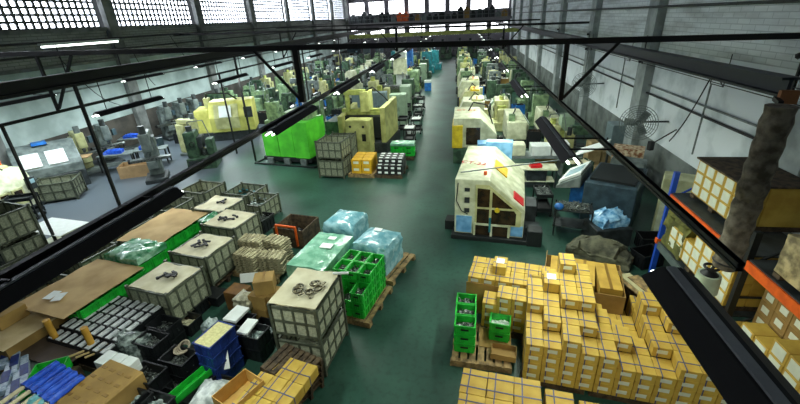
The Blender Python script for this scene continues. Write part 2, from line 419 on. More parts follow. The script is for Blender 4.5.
# ------------------------------------------------------------------ small prototypes
def carton_fn(w, d, h, body=cardl, straps=True, label_side='front', big=False, tp=False):
    def f():
        t = empty('carton')
        MB().b6(-w/2, w/2, -d/2, d/2, 0, h).build('box_body', body, t, bev=.006)
        e = .004
        if straps:
            s_ = MB()
            for x in (-w*.22,) if w < .3 else (-w*.2,):
                s_.b6(x-.009, x+.009, -d/2-e, d/2+e, h-.002, h+e).b6(x-.009, x+.009, -d/2-e, -d/2+.002, 0, h+e)
            s_.build('strap', strapm, t)
            s2 = MB()
            for y in ((-d*.1,) if d < .42 else (-d*.24, d*.24)):
                s2.b6(-w/2-e, w/2+e, y-.009, y+.009, h-.002, h+e*1.4).b6(-w/2-e, -w/2+.002, y-.009, y+.009, 0, h).b6(w/2-.002, w/2+e, y-.009, y+.009, 0, h)
            s2.build('strap', strapm, t)
        if tp: MB().b6(-.03, .03, -d/2-e, d/2+e, h-.002, h+e).build('tape', tape, t)
        if label_side == 'front':
            MB().b6(-w*.28, w*.28, -d/2-e*1.6, -d/2+.001, h*.42, h*.78).build('paper_label', labelm, t)
        elif label_side == 'left':
            lw = .36 if big else .25
            MB().b6(-w/2-e*1.6, -w/2+.001, -d*lw, d*lw, h*(.12 if big else .3), h*(.9 if big else .75)).build('paper_label', labelm, t)
        elif label_side == 'top':
            MB().b6(-w*.3, w*.3, -d*.15, d*.3, h-.002, h+e*2).build('paper_label', white, t)
        return t
    return f
CW, CD, CH = .275, .405, .2
cartA = Proto(carton_fn(CW, CD, CH), 'carton')
cartT = Proto(carton_fn(CW, CD, CH, cardl, True, 'top'), 'carton')
cartBig = Proto(carton_fn(.36, .44, .22, cardl, True, None), 'carton')
def rot2(x, y, a): return (x*math.cos(a)-y*math.sin(a), x*math.sin(a)+y*math.cos(a))
def stack(P, o, yaw, dims, heights, label, group, z0=.15, gap=.008, top=None, toplabel=None, skip=True):
    """heights[i][j]: layers of column i (across) row j (going back)"""
    w, d, h = dims; n = 0
    for i, colh in enumerate(heights):
        for j, nl in enumerate(colh):
            for k in range(nl):
                front = heights[i][j-1] if j > 0 else 0
                lf = heights[i-1][j] if i > 0 else 0
                rt = heights[i+1][j] if i < len(heights)-1 else 0
                if skip and k < nl-1 and front > k and lf > k: continue
                x, y = rot2((i+.5)*(w+gap), (j+.5)*(d+gap), yaw)
                pr = P
                if top and k == nl-1 and (i, j) in top:
                    top_l = toplabel[top.index((i, j))]
                    cartT.put((o[0]+x, o[1]+y, z0+k*(h+.002)), yaw, top_l)
                else:
                    P.put((o[0]+x+random.uniform(-.003, .003), o[1]+y, z0+k*(h+.002)), yaw + (random.uniform(-.03, .03) if k == nl-1 else 0), '%s, %s column from the aisle, %s row, %s layer' % (label, ORD[i], ORD[j], ORD[k]), group)
                n += 1
    return n

def make_pallet(w=1.2, d=1.0, m=wood):
    def f():
        t = empty('pallet')
        n = 7
        for i in range(n):
            x = -w/2 + w*(i+.5)/n
            MB().b6(x-w/n*.38, x+w/n*.38, -d/2, d/2, .12, .142).build('deck_board', m, t)
        for y in (-d/2+.05, 0, d/2-.05): MB().b6(-w/2, w/2, y-.045, y+.045, 0, .12).build('runner', m, t)
        return t
    return f
palP = Proto(make_pallet(), 'pallet')
palD = Proto(make_pallet(m=woodd), 'pallet')
def pallet(x, y, yaw, label, w=1.2, d=1.0, dark=False, z=0, tilt=None):
    return (palD if dark else palP).put((x, y, z), yaw, label, None, (w/1.2, d/1.0, 1), tilt)

def crate_fn(w, d, h, m, handle=True):
    def f():
        t = empty('plastic_crate')
        b = MB().tray(w-.03, d-.03, h, .012)
        for i in range(5):
            x = -w/2+.04+(w-.08)*i/4
            b.b6(x-.008, x+.008, -d/2+.002, -d/2+.016, .02, h*.8)
        for i in range(4):
            y = -d/2+.05+(d-.1)*i/3
            b.b6(-w/2+.002, -w/2+.016, y-.008, y+.008, .02, h*.8).b6(w/2-.016, w/2-.002, y-.008, y+.008, .02, h*.8)
        b.build('crate_body', m, t)
        r = MB(); q = .02
        r.b6(-w/2, w/2, -d/2, -d/2+q, h-.025, h+.005).b6(-w/2, w/2, d/2-q, d/2, h-.025, h+.005).b6(-w/2, -w/2+q, -d/2+q, d/2-q, h-.025, h+.005).b6(w/2-q, w/2, -d/2+q, d/2-q, h-.025, h+.005)
        r.build('rim', m, t)
        if handle: MB().b6(-w*.18, w*.18, -d/2-.006, -d/2+.002, h*.55, h*.72).build('handle', kplast, t)
        return t
    return f
def heap(w, d, h, n, m, label, loc, rz=0, kind='bits', cat='metal parts', seed=0):
    rnd = random.Random(seed + int(abs(loc[0]*100)) + int(abs(loc[1]*10)))
    b = MB(); b.b6(-w/2, w/2, -d/2, d/2, 0, h*.35)
    for i in range(n):
        x, y, z = rnd.uniform(-w/2+.03, w/2-.03), rnd.uniform(-d/2+.03, d/2-.03), h*.35+rnd.uniform(0, h*.6)
        R = Matrix.Rotation(rnd.uniform(0, 6), 4, 'Z') @ Matrix.Rotation(rnd.uniform(-.9, .9), 4, 'X')
        s = rnd.uniform(.6, 1.2)
        if kind == 'rings': b.ring((x, y, z), .035*s, .011*s, 10, 5, R)
        elif kind == 'rods': b.box((x, y, z), (.02*s, .13*s, .02*s), R)
        elif kind == 'foil': b.ball((x, y, z), .05*s, (1.2, .9, .5), 1)
        else: b.box((x, y, z), (.05*s, .035*s, .02*s), R)
    o = b.build('metal_parts' if kind != 'foil' else 'bag_contents', m, loc=loc, rz=rz, jit=.004 if kind == 'foil' else 0)
    return tag(o, label, cat, kind='stuff')

# ------------------------------------------------------------------ right of the aisle: near carton stacks
Y0 = math.radians(-7)
stack(cartBig, (-.03, 3.55), Y0, (.36, .44, .21), [[5, 5], [5, 5], [5, 5]], 'strapped carton in the nearest block', 'strapped cartons in the nearest block', z0=.145)
stack(cartBig, (1.1, 3.3), Y0, (.36, .44, .21), [[5, 5]], 'carton in the forward right column', 'strapped cartons in the forward column', z0=.145)
pallet(.5, 3.95, Y0, 'wooden pallet under the nearest block of strapped cartons', 1.2, 1.0)
# two stacks at the bottom edge
stack(cartA, (1.78, 4.15), Y0, (CW, CD, CH), [[3], [3]], 'strapped carton in the low pair', 'cartons in the low pair of stacks', z0=0, top=[(1, 0)], toplabel=['strapped carton with white paper on top, right one of the low pair'])
# the big stepped stack
Y1 = math.radians(-8)
H1 = [[4, 4, 5, 5, 4], [4, 5, 5, 6, 5], [5, 5, 6, 6, 7], [4, 5, 6, 6, 6], [4, 4, 4, 3, 2], [3, 4, 3, 2, 1], [3, 3, 2, 2, 1], [3, 4, 4, 5, 3], [4, 4, 5, 5, 5], [4, 5, 5, 6, 6], [4, 4, 5, 5, 5]]
stack(cartA, (1.12, 5.28), Y1, (CW, CD, CH), H1, 'strapped carton in the big stack', 'cartons in the big stepped stack', z0=.145, skip=True,
      top=[(8, 3), (1, 3), (9, 2)], toplabel=['carton with a large white sheet on top, right hill of the big stepped stack', 'carton with a small white slip on top, left hill of the big stepped stack', 'carton with white paper on top near the right edge of the big stack'])
for k in range(3):
    x, y = rot2(.5+k*1.12, 1.03, Y1)
    pallet(1.12+x, 5.28+y, Y1, 'dark pallet under the big stepped carton stack, %s' % ['at its aisle end', 'in its middle', 'at its rack end'][k], 1.05, 2.0, True)
# rear row, lying behind the green crates
Y2 = math.radians(-11)
ce = W(466, 262, .95)
tag(MB().b6(0, 1.72, 0, .012, 0, .72).build('cardboard_sheet', cardd, loc=(.14, 7.06, .145), rz=Y2), 'plain brown cardboard sheet standing along the rear carton row', 'cardboard')
stack(cartA, (.17, 7.14), Y2, (CW, CD, CH), [[4, 4]]*6, 'strapped carton in the rear row', 'cartons in the rear row', z0=.145, skip=True)
x, y = rot2(.86, .45, Y2); pallet(.17+x, 7.14+y, Y2, 'wooden pallet under the rear carton row', 1.7, .9)
x, y = rot2(.62, .42, Y2); cartT.put((.17+x, 7.14+y, .145+4*.202+.003), Y2, 'single carton with white paper lying on top of the rear row')
stack(cartA, (.45, 6.55), Y2, (CW, CD, CH), [[3], [4], [4], [4]], 'carton in the short middle row', 'cartons in the short middle row', z0=.145)
x, y = rot2(.6, .2, Y2); pallet(.45+x, 6.55+y, Y2, 'wooden pallet under the short middle carton row', 1.25, .45, True)
# open tray box with plain cartons
t = empty('open_carton', (2.55, 7.4, 0), math.radians(-13)); tag(t, 'large open brown carton tray holding plain cartons behind the big stack', 'carton')
MB().tray(1.5, 1.15, .95, .015).build('box_body', cardd, t)
MB().b6(-.75, -.735, -.575, .575, .951, 1.06).build('flap', cardd, t)
plain = Proto(carton_fn(.42, .95, .34, cardb, False, None, tp=True), 'carton')
for k, x in enumerate((-.44, .02, .47)):
    dx, dy = rot2(x, 0, math.radians(-13))
    plain.put((2.55+dx, 7.4+dy, .7), math.radians(-13+[0, -3, 4][k]), 'plain taped carton lying in the large open tray, %s' % ['nearest the aisle', 'in its middle', 'nearest the rack'][k], None, (.98, .98, .95))
tag(MB().b6(-.69, .69, -.5, .5, 0, .66).build('packed_goods', cardd, loc=(2.55, 7.4, .02), rz=math.radians(-13), bev=.01), 'packed goods filling the bottom of the large open tray', 'goods')
# leaning boards right of the tray
for k in range(3):
    tag(MB().b6(-.12, .12, -.6, .6, 0, .02).build('board', [wood, mat('pale_board', '#b9b58c', .8), wood][k], loc=(3.5+k*.13, 7.1-.1*k, .86+.022*k), rz=.35), 'pale wooden board lying beside the open tray, %s from the tray' % ORD[k], 'board')
tag(MB().b6(-.3, .3, -.5, .5, 0, .86).build('packing_case', woodd, loc=(3.78, 7.0, 0), rz=.1, bev=.01), 'dark wooden case under the pale boards beside the open tray', 'case')

# green crates on their pallet
gcr = Proto(crate_fn(.40, .32, .21, gplast), 'crate')
yg = math.radians(-4)
k = 0
for j, y in enumerate((5.93, 6.265, 6.6)):
    for l in range(3):
        gcr.put((.12+.012*j, y, .145+l*.214), yg, 'green plastic crate in the aisle-side crate row, %s layer, %s of the row' % (['bottom', 'middle', 'top'][l], ['front', 'middle', 'back'][j]))
    heap(.35, .27, .11, 46, parts_m, 'silver metal parts in the %s top green crate of the aisle-side row' % ['front', 'middle', 'back'][j], (.12+.012*j, y, .145+.428+.014), yg, ['bits', 'rings', 'rods'][j])
for l in range(2):
    gcr.put((.8, 6.27, .16+l*.214), math.radians(-9), 'green plastic crate standing alone on the cardboard, %s' % ['lower one', 'upper one'][l])
heap(.35, .27, .12, 30, white, 'white wrapped parts in the upper lone green crate', (.8, 6.27, .388), -.15, 'bits')
pallet(.45, 6.08, yg, 'wooden pallet under the green crates by the aisle', 1.12, 1.1)
tag(MB().b6(-.3, .3, -.26, .26, 0, .012).build('cardboard_sheet', cardd, loc=(.72, 6.2, .143), rz=-.1), 'brown cardboard sheet under the lone green crate', 'cardboard')
t = empty('open_carton', (.84, 5.79, .158), -.15); tag(t, 'flat open cardboard box in front of the lone green crate', 'carton')
MB().tray(.46, .3, .12, .01).build('box_body', cardd, t)

# ------------------------------------------------------------------ pallet rack on the right
RX0, RX1 = 4.5, 5.6
rk = empty('pallet_rack', ((RX0+RX1)/2, 6.1, 0)); tag(rk, 'pallet rack with orange beams and blue uprights along the right wall', 'rack')
for y, m in ((8.75, rblue), (6.12, steel_dark), (3.5, steel_dark), (.9, rblue)):
    for x in (RX0+.05, RX1-.05):
        MB().b6(x-.05-5.05, x+.05-5.05, y-6.1-.04, y-6.1+.04, 0, 2.75 if x < 5 else 3.0).build('upright', m, rk)
    b = MB()
    for q in range(4): b.bar((-.45, y-6.1, .2+q*.65), (.45, y-6.1, .2+q*.65+.6*(1 if q % 2 else .05)), .03)
    b.build('bracing', m, rk)
for z, m in ((2.26, orange), (1.05, steel_dark)):
    for (y0, y1) in ((6.17, 8.7), (3.55, 6.07), (.95, 3.45)):
        if z < 2 and y0 < 6: continue
        for x in (RX0+.03, RX1-.03):
            MB().b6(x-.03-5.05, x+.03-5.05, y0-6.1, y1-6.1, z-.16, z).build('beam', orange if z > 2 else (mat('grey_green_beam', '#5d6a66', .5)), rk)
        MB().b6(-.52, .52, y0-6.1, y1-6.1, z, z+.025).build('deck', dgrey, rk)
MB().b6(-.58, -.44, 8.7-6.1, 8.8-6.1, 1.0, 1.12).build('beam_end', orange, rk)
rcart = Proto(carton_fn(.34, .30, .24, cardl, False, 'left', True), 'carton')
rcart2 = Proto(carton_fn(.34, .30, .24, cardd, False, 'left'), 'carton')
def rackload(P, x0, y0, nx, ny, nz, z, label, group, pal, yaw=0, hs=None):
    nxx = 1
    hh = hs or [nz]*ny
    hm = min(hh)
    if nx > 1: tag(MB().b6(.36, nx*.35, .01, ny*.31-.01, 0, hm*.243-.004).build('packed_goods', cardl if P is rcart else cardd, loc=(x0, y0, z+.09), bev=.01), ('goods behind the ' + pal.split(' ', 1)[1]) if 0 else 'goods behind cartons, above the ' + pal.replace('under the cartons ', ''), 'goods')
    if 1: palD.put((x0+nx*.35/2, y0+ny*.31/2, z), 0, pal, None, ((nx*.35)/1.2, ny*.31, .6))
    for i in range(nxx):
        for j in range(ny):
            for k in range(nz if not hs else hs[j]):
                P.put((x0+.175+i*.35, y0+.155+j*.31, z+.09+k*.243), random.uniform(-.02, .02), '%s, %s from the far end, %s layer' % (label, ORD[ny-1-j], ORD[k]), group)
rackload(rcart, 4.8, 7.0, 3, 5, 3, 2.287, 'carton on the upper shelf', 'cartons on the upper shelf, far bay', 'dark pallet under the cartons on the upper rack shelf, far bay')
tag(MB().b6(-.55, .55, -.8, .8, 0, .03).build('cover_board', woodd, loc=(5.32, 7.8, 2.287+.09+3*.243+.002)), 'dark cover board lying on the upper-shelf carton load, far bay', 'board')
rackload(rcart, 4.55, 6.3, 3, 4, 3, 1.077, 'carton on the lower shelf middle', 'cartons on the lower shelf, far bay', 'dark pallet on the lower rack shelf, far bay')
rackload(rcart, 4.52, 3.58, 1, 8, 2, 0, 'carton on the floor under the near bay', 'floor cartons under the near bay', 'dark pallet on the floor under the near rack bay', hs=[5, 6, 6, 6, 6, 5, 5, 4])
rackload(rcart2, 4.9, 3.58, 1, 8, 2, 0, 'brown carton behind the floor cartons', 'brown cartons under the near bay', 'second dark pallet on the floor under the near rack bay', hs=[7, 7, 8, 8, 8, 8, 8, 8])
rackload(rcart, 4.55, 7.5, 2, 3, 2, 1.077, 'carton at the lower shelf end', 'cartons at the far end of the lower shelf', 'dark pallet at the far end of the lower rack shelf')
def wrapped(name, loc, w, d, h, m, label, rz=0, cat='wrapped load', bump=.05, dome=.1, papers=(), seed=1, n=9):
    rnd = random.Random(seed); b = MB()
    b.b6(-w/2, w/2, -d/2, d/2, 0, h)
    bmesh.ops.subdivide_edges(b.b, edges=b.b.edges[:], cuts=n, use_grid_fill=True)
    from mathutils import noise
    for v in b.b.verts:
        p = v.co.copy(); q = noise.noise(Vector((p.x*4+seed, p.y*4, p.z*4))) ; q2 = noise.noise(Vector((p.x*11+seed, p.y*11, p.z*9)))
        k = max(0, p.z/h)
        v.co.x += bump*(q+.5*q2)*(.4+k); v.co.y += bump*(q2*.5-q)*(.4+k)
        rr = max(abs(p.x)/(w/2), abs(p.y)/(d/2))
        if p.z > h*.5: v.co.z += dome*(1-rr*rr)*(k) + bump*q*1.1 + (bump*.6)*q2
        if k > .9: v.co.x *= 1-.08*dome*10*rr*.5; v.co.y *= 1-.08*dome*10*rr*.5
    t = empty(name, loc, rz); tag(t, label, cat)
    b.build('plastic_film', m, t, smooth=True)
    for (x, y, s, yaw) in papers:
        zz = h+dome*(1-(max(abs(x)/(w/2), abs(y)/(d/2)))**2)+.03
        MB().box((x, y, zz), (.26*s, .19*s, .004), yaw).build('paper_label', white, t)
    return t
beige = film('clear_film_over_cartons', '#c8b88a', '#7e7458')
wrapped('wrapped_pallet_load', (5.08, 4.9, 2.37), 1.0, 1.5, .62, beige, 'shrink-wrapped beige carton load with white labels on the upper rack shelf, near bay', 0, bump=.02, dome=.03, papers=((-.3, .1, .8, 0), (-.3, -.3, .8, 0)), seed=3)
palD.put((5.08, 4.9, 2.287), 0, 'dark pallet under the shrink-wrapped load on the upper rack shelf, near bay', None, (.83, 1.5, .58))
for z in (.25, .42):
    pass
# olive cloth and odds at the far end of the rack
wrapped('cloth_cover', (5.0, 8.25, 1.08), .9, .8, .85, olive, 'olive cloth cover hanging over goods at the far end of the rack', 0, 'cloth', .09, .1, seed=5)


# duct with its elbow, hung from the girder end
t = empty('canvas_duct', (3.52, 5.06, 2.8)); tag(t, 'thick dark canvas duct coming down beside the pallet rack', 'duct')
b = MB(); pts = []
for i in range(25):
    z = i*.088; r = .145+.01*math.sin(i*2.1)+.006*random.random()
    pts.append((r, z))
for (r1, z1), (r2, z2) in zip(pts, pts[1:]): b.cyl((0, 0, z1), (0, 0, z2+.002), r1, 18, r2)
b.build('duct_body', canvas, t, smooth=True)
MB().ball((0, 0, .0), .148, (1, 1, .45), 3).build('rounded_end', canvas, t, smooth=True)
MB().ring((0, 0, .06), .15, .015, 20, 6).build('clamp_ring', steel_dark, t, smooth=True)
MB().bar((.12, .2, 2.1), (.18, .4, 2.12), .05).build('bracket', black, t)
# small round bracketed lamp pot hanging at the rail end
t = empty('pendant_pot', (3.5, 5.55, 2.35)); t.location = W(704, 290, 2.2); tag(t, 'pale green round pot with a dark cap hung by the right rail end', 'lamp')
t.scale = (.95, .95, .95)
MB().cyl((0, 0, 0), (0, 0, .3), .17, 20, .155).build('pot', mat('pale_green_enamel', '#b9c8ac', .4), t, smooth=True)
MB().cyl((0, 0, .3), (0, 0, .36), .12, 16, .05).ring((0, 0, .42), .09, .02, 14).build('cap', black, t, smooth=True)
_l = t.location; _d = (Vector((3.55, 5.0, 2.9)) - _l) / .95
MB().bar((0, 0, .36), (_d.x*.5, _d.y*.5, _d.z), .03).bar((_d.x*.5, _d.y*.5, _d.z), tuple(_d), .03).build('arm', black, t)

# ------------------------------------------------------------------ left of the aisle: near goods
YL = math.radians(-10)
def cage_fn(w, d, h, m=cagep, feet=.1, fr=None):
    def f():
        t = empty('cage_bin')
        for sx in (-1, 1):
            for sy in (-1, 1):
                MB().b6(sx*w/2-.03, sx*w/2+.03, sy*d/2-.03, sy*d/2+.03, 0, h+.05).build('corner_post', cagefr, t)
        MB().b6(-w/2, w/2, -d/2, d/2, feet, feet+.04).build('bin_floor', m, t)
        for (sx, sy) in ((0, -1), (0, 1), (-1, 0), (1, 0)):
            b = MB(); L = w if sx == 0 else d
            def bx(a0, a1, o, z0, z1):
                if sx == 0: b.b6(a0, a1, sy*(d/2-.01)-o, sy*(d/2-.01)+o, z0, z1)
                else: b.b6(sx*(w/2-.01)-o, sx*(w/2-.01)+o, a0, a1, z0, z1)
            bx(-L/2+.03, L/2-.03, .006, feet+.04, h-.03)
            b.build('side_panel', m, t); b = MB()
            for i in range(5):
                q = -L/2+L*i/4; bx(max(-L/2+.03, q-.022), min(L/2-.03, q+.022), .02, feet, h)
            for z in (feet+.02, (h+feet)*.5, h-.02): bx(-L/2+.03, L/2-.03, .024, z-.025, z+.025)
            b.build('panel_frame', cagefr, t)
        return t
    return f
cageP = Proto(cage_fn(1.1, 1.02, .86), 'bin')
cageN = Proto(cage_fn(.95, 1.15, .72, mat('cage_paint_light', '#b9bda4', .6, .1, '#999e88', 24)), 'bin')
def sheet(w, d, loc, rz, label, m=creamsheet, sag=.03, seed=0, cat='sheet', name='cover_sheet', n=10, th=.012):
    from mathutils import noise
    b = MB(); b.b6(-w/2, w/2, -d/2, d/2, 0, th)
    bmesh.ops.subdivide_edges(b.b, edges=[e for e in b.b.edges if abs((e.verts[0].co-e.verts[1].co).z) < .001], cuts=n, use_grid_fill=True)
    for v in b.b.verts: v.co.z += sag*(noise.noise(Vector((v.co.x*2.5+seed, v.co.y*2.5, seed*.7)))+.25)
    return tag(b.build(name, m, loc=loc, rz=rz, smooth=True), label, cat)
def looseparts(loc, rz, label, n=7, m=bronze, seed=1, w=.5, d=.45):
    """separate odd bent parts lying on a sheet, each its own object"""
    rnd = random.Random(seed); L_ = []
    for i in range(n):
        x, y = rnd.uniform(-w/2, w/2), rnd.uniform(-d/2, d/2); b = MB()
        if m is bronze:
            b.ring((0, 0, .02), rnd.uniform(.05, .08), .02, 14, 6)
            if i % 2: b.bar((.06, 0, .02), (.2, .05, .03), .035, .02)
        else:
            a = rnd.uniform(-.3, .3); b.bar((0, -.09, .02), (.02, .02, .02), .04, .03).bar((.02, .0, .02), (-.02+a*.2, .12, .02), .05, .03).cyl((0, -.1, 0), (0, -.1, .045), .035, 10)
        dx, dy = rot2(x, y, rz)
        L_.append((dx, b.build('forged_part', m, loc=(loc[0]+dx, loc[1]+dy, loc[2]+.004+i*.004), rz=rnd.uniform(0, 6))))
    for q, (_, o) in enumerate(sorted(L_, key=lambda e: e[0])): tag(o, '%s, %s from the left' % (label, ORD[q]), 'metal part', 'forged parts ' + label[-20:])
# aisle-side double stack
A0 = (-2.82, 5.68)
cageN.put((*A0, 0), math.radians(-6), 'lower pale mesh bin of the tall stack beside the aisle', None, (.94, .94, 1))
cageN.put((*A0, .775), math.radians(-6), 'upper pale mesh bin of the tall stack beside the aisle', None, (.94, .94, 1))
tag(MB().b6(-.41, .41, -.5, .5, 0, .52).build('packed_goods', creamsheet, loc=(*A0, .92), rz=math.radians(-6), bev=.02), 'goods packed inside the upper bin of the tall stack', 'goods')
sheet(.91, 1.1, (*A0, 1.545), math.radians(-6), 'cream sheet covering the upper bin of the tall stack beside the aisle', sag=.035, seed=2)
looseparts((A0[0]+.06, A0[1]-.05, 1.575), -.1, 'bronze ring part on the sheet of the tall stack', 8, bronze, 3, .62, .3)
tag(MB().cyl((0, 0, 0), (.3, .04, 0), .025, 12).build('rolled_sheet', white, loc=(-2.42, 6.1, 1.6), rz=0), 'white rolled sheet sticking out from the tall bin stack toward the green crates', 'roll')
# the diagonal row of bins with cream sheets
rows = [((-6.48, 6.47), .86, 'nearest the camera'), ((-6.47, 7.86), .86, 'second from the camera'), ((-6.54, 9.3), .86, 'third from the camera'), ((-7.5, 10.3), .86, 'farthest from the camera')]
for i, (c, h, w_) in enumerate(rows):
    cageP.put((*c, .14), YL, 'grey-green mesh bin in the covered bin row left of the aisle, %s' % w_)
    palD.put((*c, 0), YL, 'dark pallet under the covered bin %s' % w_, None, (.95, 1.0, .97))
    tag(MB().b6(-.5, .5, -.46, .46, 0, .68).build('packed_goods', creamsheet, loc=(*c, .285), rz=YL, bev=.02), 'goods packed inside the covered bin %s' % w_, 'goods')
    sheet(1.05, .97, (*c, .985), YL, 'cream sheet with dark parts on it on the bin %s' % w_, sag=.05, seed=i+4)
    looseparts((c[0]-.02, c[1], 1.03), YL, 'dark part on the bin %s' % w_, 5 if i < 3 else 3, black, i+2, .4, .3)
# bins half hidden behind the lamp rail, left of the cardboard
for i, (x, y) in enumerate(((-9.65, 6.1), (-9.75, 7.6), (-9.85, 9.1), (-9.5, 10.55), (-9.2, 11.95))):
    cageP.put((x, y, 0), YL, 'grey mesh bin in the outer bin row beyond the cardboard sheets, %s from the camera' % ORD[i])
    heap(.95, .88, .5, 30, [cardd, creamsheet, greyp, parts_m, creamsheet][i], 'packed items filling the outer mesh bin %s from the camera' % ORD[i], (x, y, .15), YL, 'bits', 'goods')
for i, (x, y) in enumerate(((-7.7, 12.2), (-6.9, 11.4))):
    cageP.put((x, y, 0), YL, 'dark grey mesh bin at the far end of the bin rows, %s' % ['left one', 'right one'][i], None, (1, 1, .8))
    heap(.95, .88, .42, 40, [teal, bagm][i], 'plastic-wrapped goods in the far-end mesh bin, %s' % ['left one', 'right one'][i], (x, y, .15), YL, 'foil', 'goods')
# green crates under the cardboard sheets
gcr2 = Proto(crate_fn(.56, .38, .24, gplast), 'crate')
def cratepad(cx, cy, nx, ny, nl, lab, yaw=YL):
    palP.put((cx, cy, 0), yaw, 'wooden pallet under the green crates %s' % lab, None, (nx*.57/1.2+.02, ny*.39+.02, 1))
    for i in range(nx):
        for j in range(ny):
            for l in range(nl):
                if l < nl-1 and 0 < i < nx-1 and 0 < j < ny-1: continue
                dx, dy = rot2((i-(nx-1)/2)*.565, (j-(ny-1)/2)*.385, yaw)
                gcr2.put((cx+dx, cy+dy, .145+l*.246), yaw, 'green crate %s, %s file, %s row, %s layer' % (lab, ORD[i], ORD[j], ORD[l]), 'green crates %s' % lab)
cratepad(-8.05, 6.22, 2, 4, 3, 'under the near cardboard')
cratepad(-8.2, 8.85, 2, 4, 3, 'under the far cardboard')
cratepad(-8.1, 7.45, 2, 2, 3, 'under the clear film')
def board(cx, cy, z, w, d, yaw, label, m=cardd, sag=.03, seed=0): return sheet(w, d, (cx, cy, z), yaw, label, m, sag, seed, 'cardboard', 'cardboard_sheet', 8, .008)
board(-8.28, 6.1, .93, 1.5, 1.85, math.radians(-9), 'large brown cardboard sheet with white papers on the near green crates', mat('tan_cardboard', '#c4a673', .8, 0, '#a88a58', 1.5), .03, 1)
board(-8.35, 8.95, .93, 1.4, 2.0, math.radians(-7), 'large plain cardboard sheet on the far green crates', MATS['tan_cardboard'], .04, 6)
for k, (px, py) in enumerate(((52, 295), (59, 297))): 
    p = W(px, py, .975); tag(MB().b6(-.1, .1, -.14, .14, 0, .003).build('paper_sheet', white, loc=(p.x, p.y, .975+.004*k), rz=.3*k), 'white paper lying on the near cardboard sheet, %s' % ['left one', 'right one'][k], 'paper')
wrapped('film_bundle', (-8.1, 7.5, .9), 1.1, .85, .16, film('green_clear_film', '#a3d3b4', '#3a8a5c'), 'crumpled clear film over green crates between the two cardboard sheets', YL, 'plastic film', .06, .08, seed=8)
wrapped('film_bundle', (-7.3, 9.6, .72), .5, .7, .2, MATS['green_clear_film'], 'crumpled clear film beside the far cardboard sheet', YL, 'plastic film', .06, .08, seed=9)
# black trays with white parts
btray = None
def tray_fn():
    t = empty('parts_tray')
    MB().tray(.40, .27, .05, .01).build('tray_body', kplast, t)
    for x in (-.1, .1):
        MB().b6(x-.042, x+.042, -.12, .12, .012, .056).build('white_part', mat('white_parts', '#d4d9da', .5, 0, '#a9b0b3', 12), t, bev=.004)
    return t
trayP = Proto(tray_fn, 'tray')
tc_ = W(106, 320, .68)
pallet(tc_.x, tc_.y, YL, 'dark pallet under the black trays of white parts', 1.7, 1.4, True)
for i in range(4):
    for j in range(5):
        dx, dy = rot2((i-1.7)*.405, (j-2)*.275, YL)
        for l in range(2 if (j > 0) else 1):
            trayP.put((tc_.x+.08+dx, tc_.y+dy, .57+.055*l), YL, 'black tray of white parts, %s column, %s row, %s tray' % (ORD[i], ORD[j], ['lower', 'upper'][l]), 'black trays of white parts')
tag(MB().b6(-.8, .8, -.68, .68, 0, .42).build('packed_trays', kplast, loc=(tc_.x, tc_.y, .148), rz=YL), 'black base load under the trays of white parts', 'goods')
# white cartons beside it
wbox = Proto(carton_fn(.22, .3, .12, whitep, False, None), 'carton')
for i in range(3):
    for l in range(2):
        dx, dy = rot2(i*.25, 0, YL); wb_ = W(106, 357, .76); wbox.put((wb_.x+dx, wb_.y+dy, .52+l*.123), YL, 'flat white carton in the short row, %s from the left, %s' % (ORD[i], ['lower', 'upper'][l]))
tag(MB().b6(-.38, .38, -.24, .24, 0, .52).build('case', kplast, loc=(wb_.x+.25, wb_.y-.04, 0), rz=YL, bev=.01), 'black case under the short row of flat white cartons', 'case')
wrapped('clear_bag', (*W(128, 337, .6)[:2], .0), .75, .4, .58, mat('smoky_bag', '#8f9c98', .2, 0, '#3d4746', 9, 1.0, contrast=(.4, .6)), 'clear plastic bag of dark parts behind the flat white cartons', YL, 'bag', .08, .12, seed=12)
wrapped('clear_bag', (-4.85, 5.5, .42), .3, .3, .28, bagm, 'crumpled clear bag standing at the corner of the nearest covered bin', YL, 'bag', .08, .12, seed=13)
tag(MB().b6(-.24, .24, -.24, .24, 0, .42).build('case', kplast, loc=(-4.85, 5.5, 0), rz=YL, bev=.01), 'black case under the crumpled bag by the nearest covered bin', 'case')
wrapped('clear_bag', (-4.7, 6.5, .36), .42, .34, .22, mat('cream_bag', '#c3bfa4', .3, 0, '#7c7964', 8, .8), 'cream crumpled bag lying on dark bins beside the covered bins', YL, 'bag', .08, .1, seed=14)
# dark stacked bins in the middle of the near-left floor
kcr = Proto(crate_fn(.56, .40, .3, kplast, False), 'crate')
kinds = ['rings', 'rods', 'bits', 'foil', 'rings', 'bits', 'rods', 'foil']
kn = 0
words = {'rings': 'metal rings', 'rods': 'metal rods', 'bits': 'small metal parts', 'foil': 'bagged parts'}
def darkbin(px, py, layers, kind, where, m=parts_m, base=0, fill=True, P=None, lab='black'):
    global kn
    zt = base + layers*.305 + .0
    p = W(px, py, zt)
    for l in range(layers):
        (P or kcr).put((p.x, p.y, base+l*.305), YL, '%s open bin %s%s' % (lab, where, '' if layers == 1 else ', ' + ORD[l] + ' layer up'))
    if fill: heap(.5, .34, .16, 48, m, '%s in the top bin %s' % (words[kind], where), (p.x, p.y, base+(layers-1)*.305+.012), YL, kind, seed=kn)
    kn += 1
    return p
darkbin(163, 322, 2, 'rods', 'just right of the clear bag of dark parts')
darkbin(150, 338, 2, 'rings', 'holding grey rings left of the cable coils')
darkbin(146, 372, 2, 'rods', 'of bright rods above the carton crate corner')
darkbin(172, 378, 1, 'rings', 'with big grey rings in the dark middle')
darkbin(178, 355, 2, 'foil', 'under the tan cable coil')
darkbin(185, 318, 1, 'foil', 'of cream bags beside the covered bins', creamsheet)
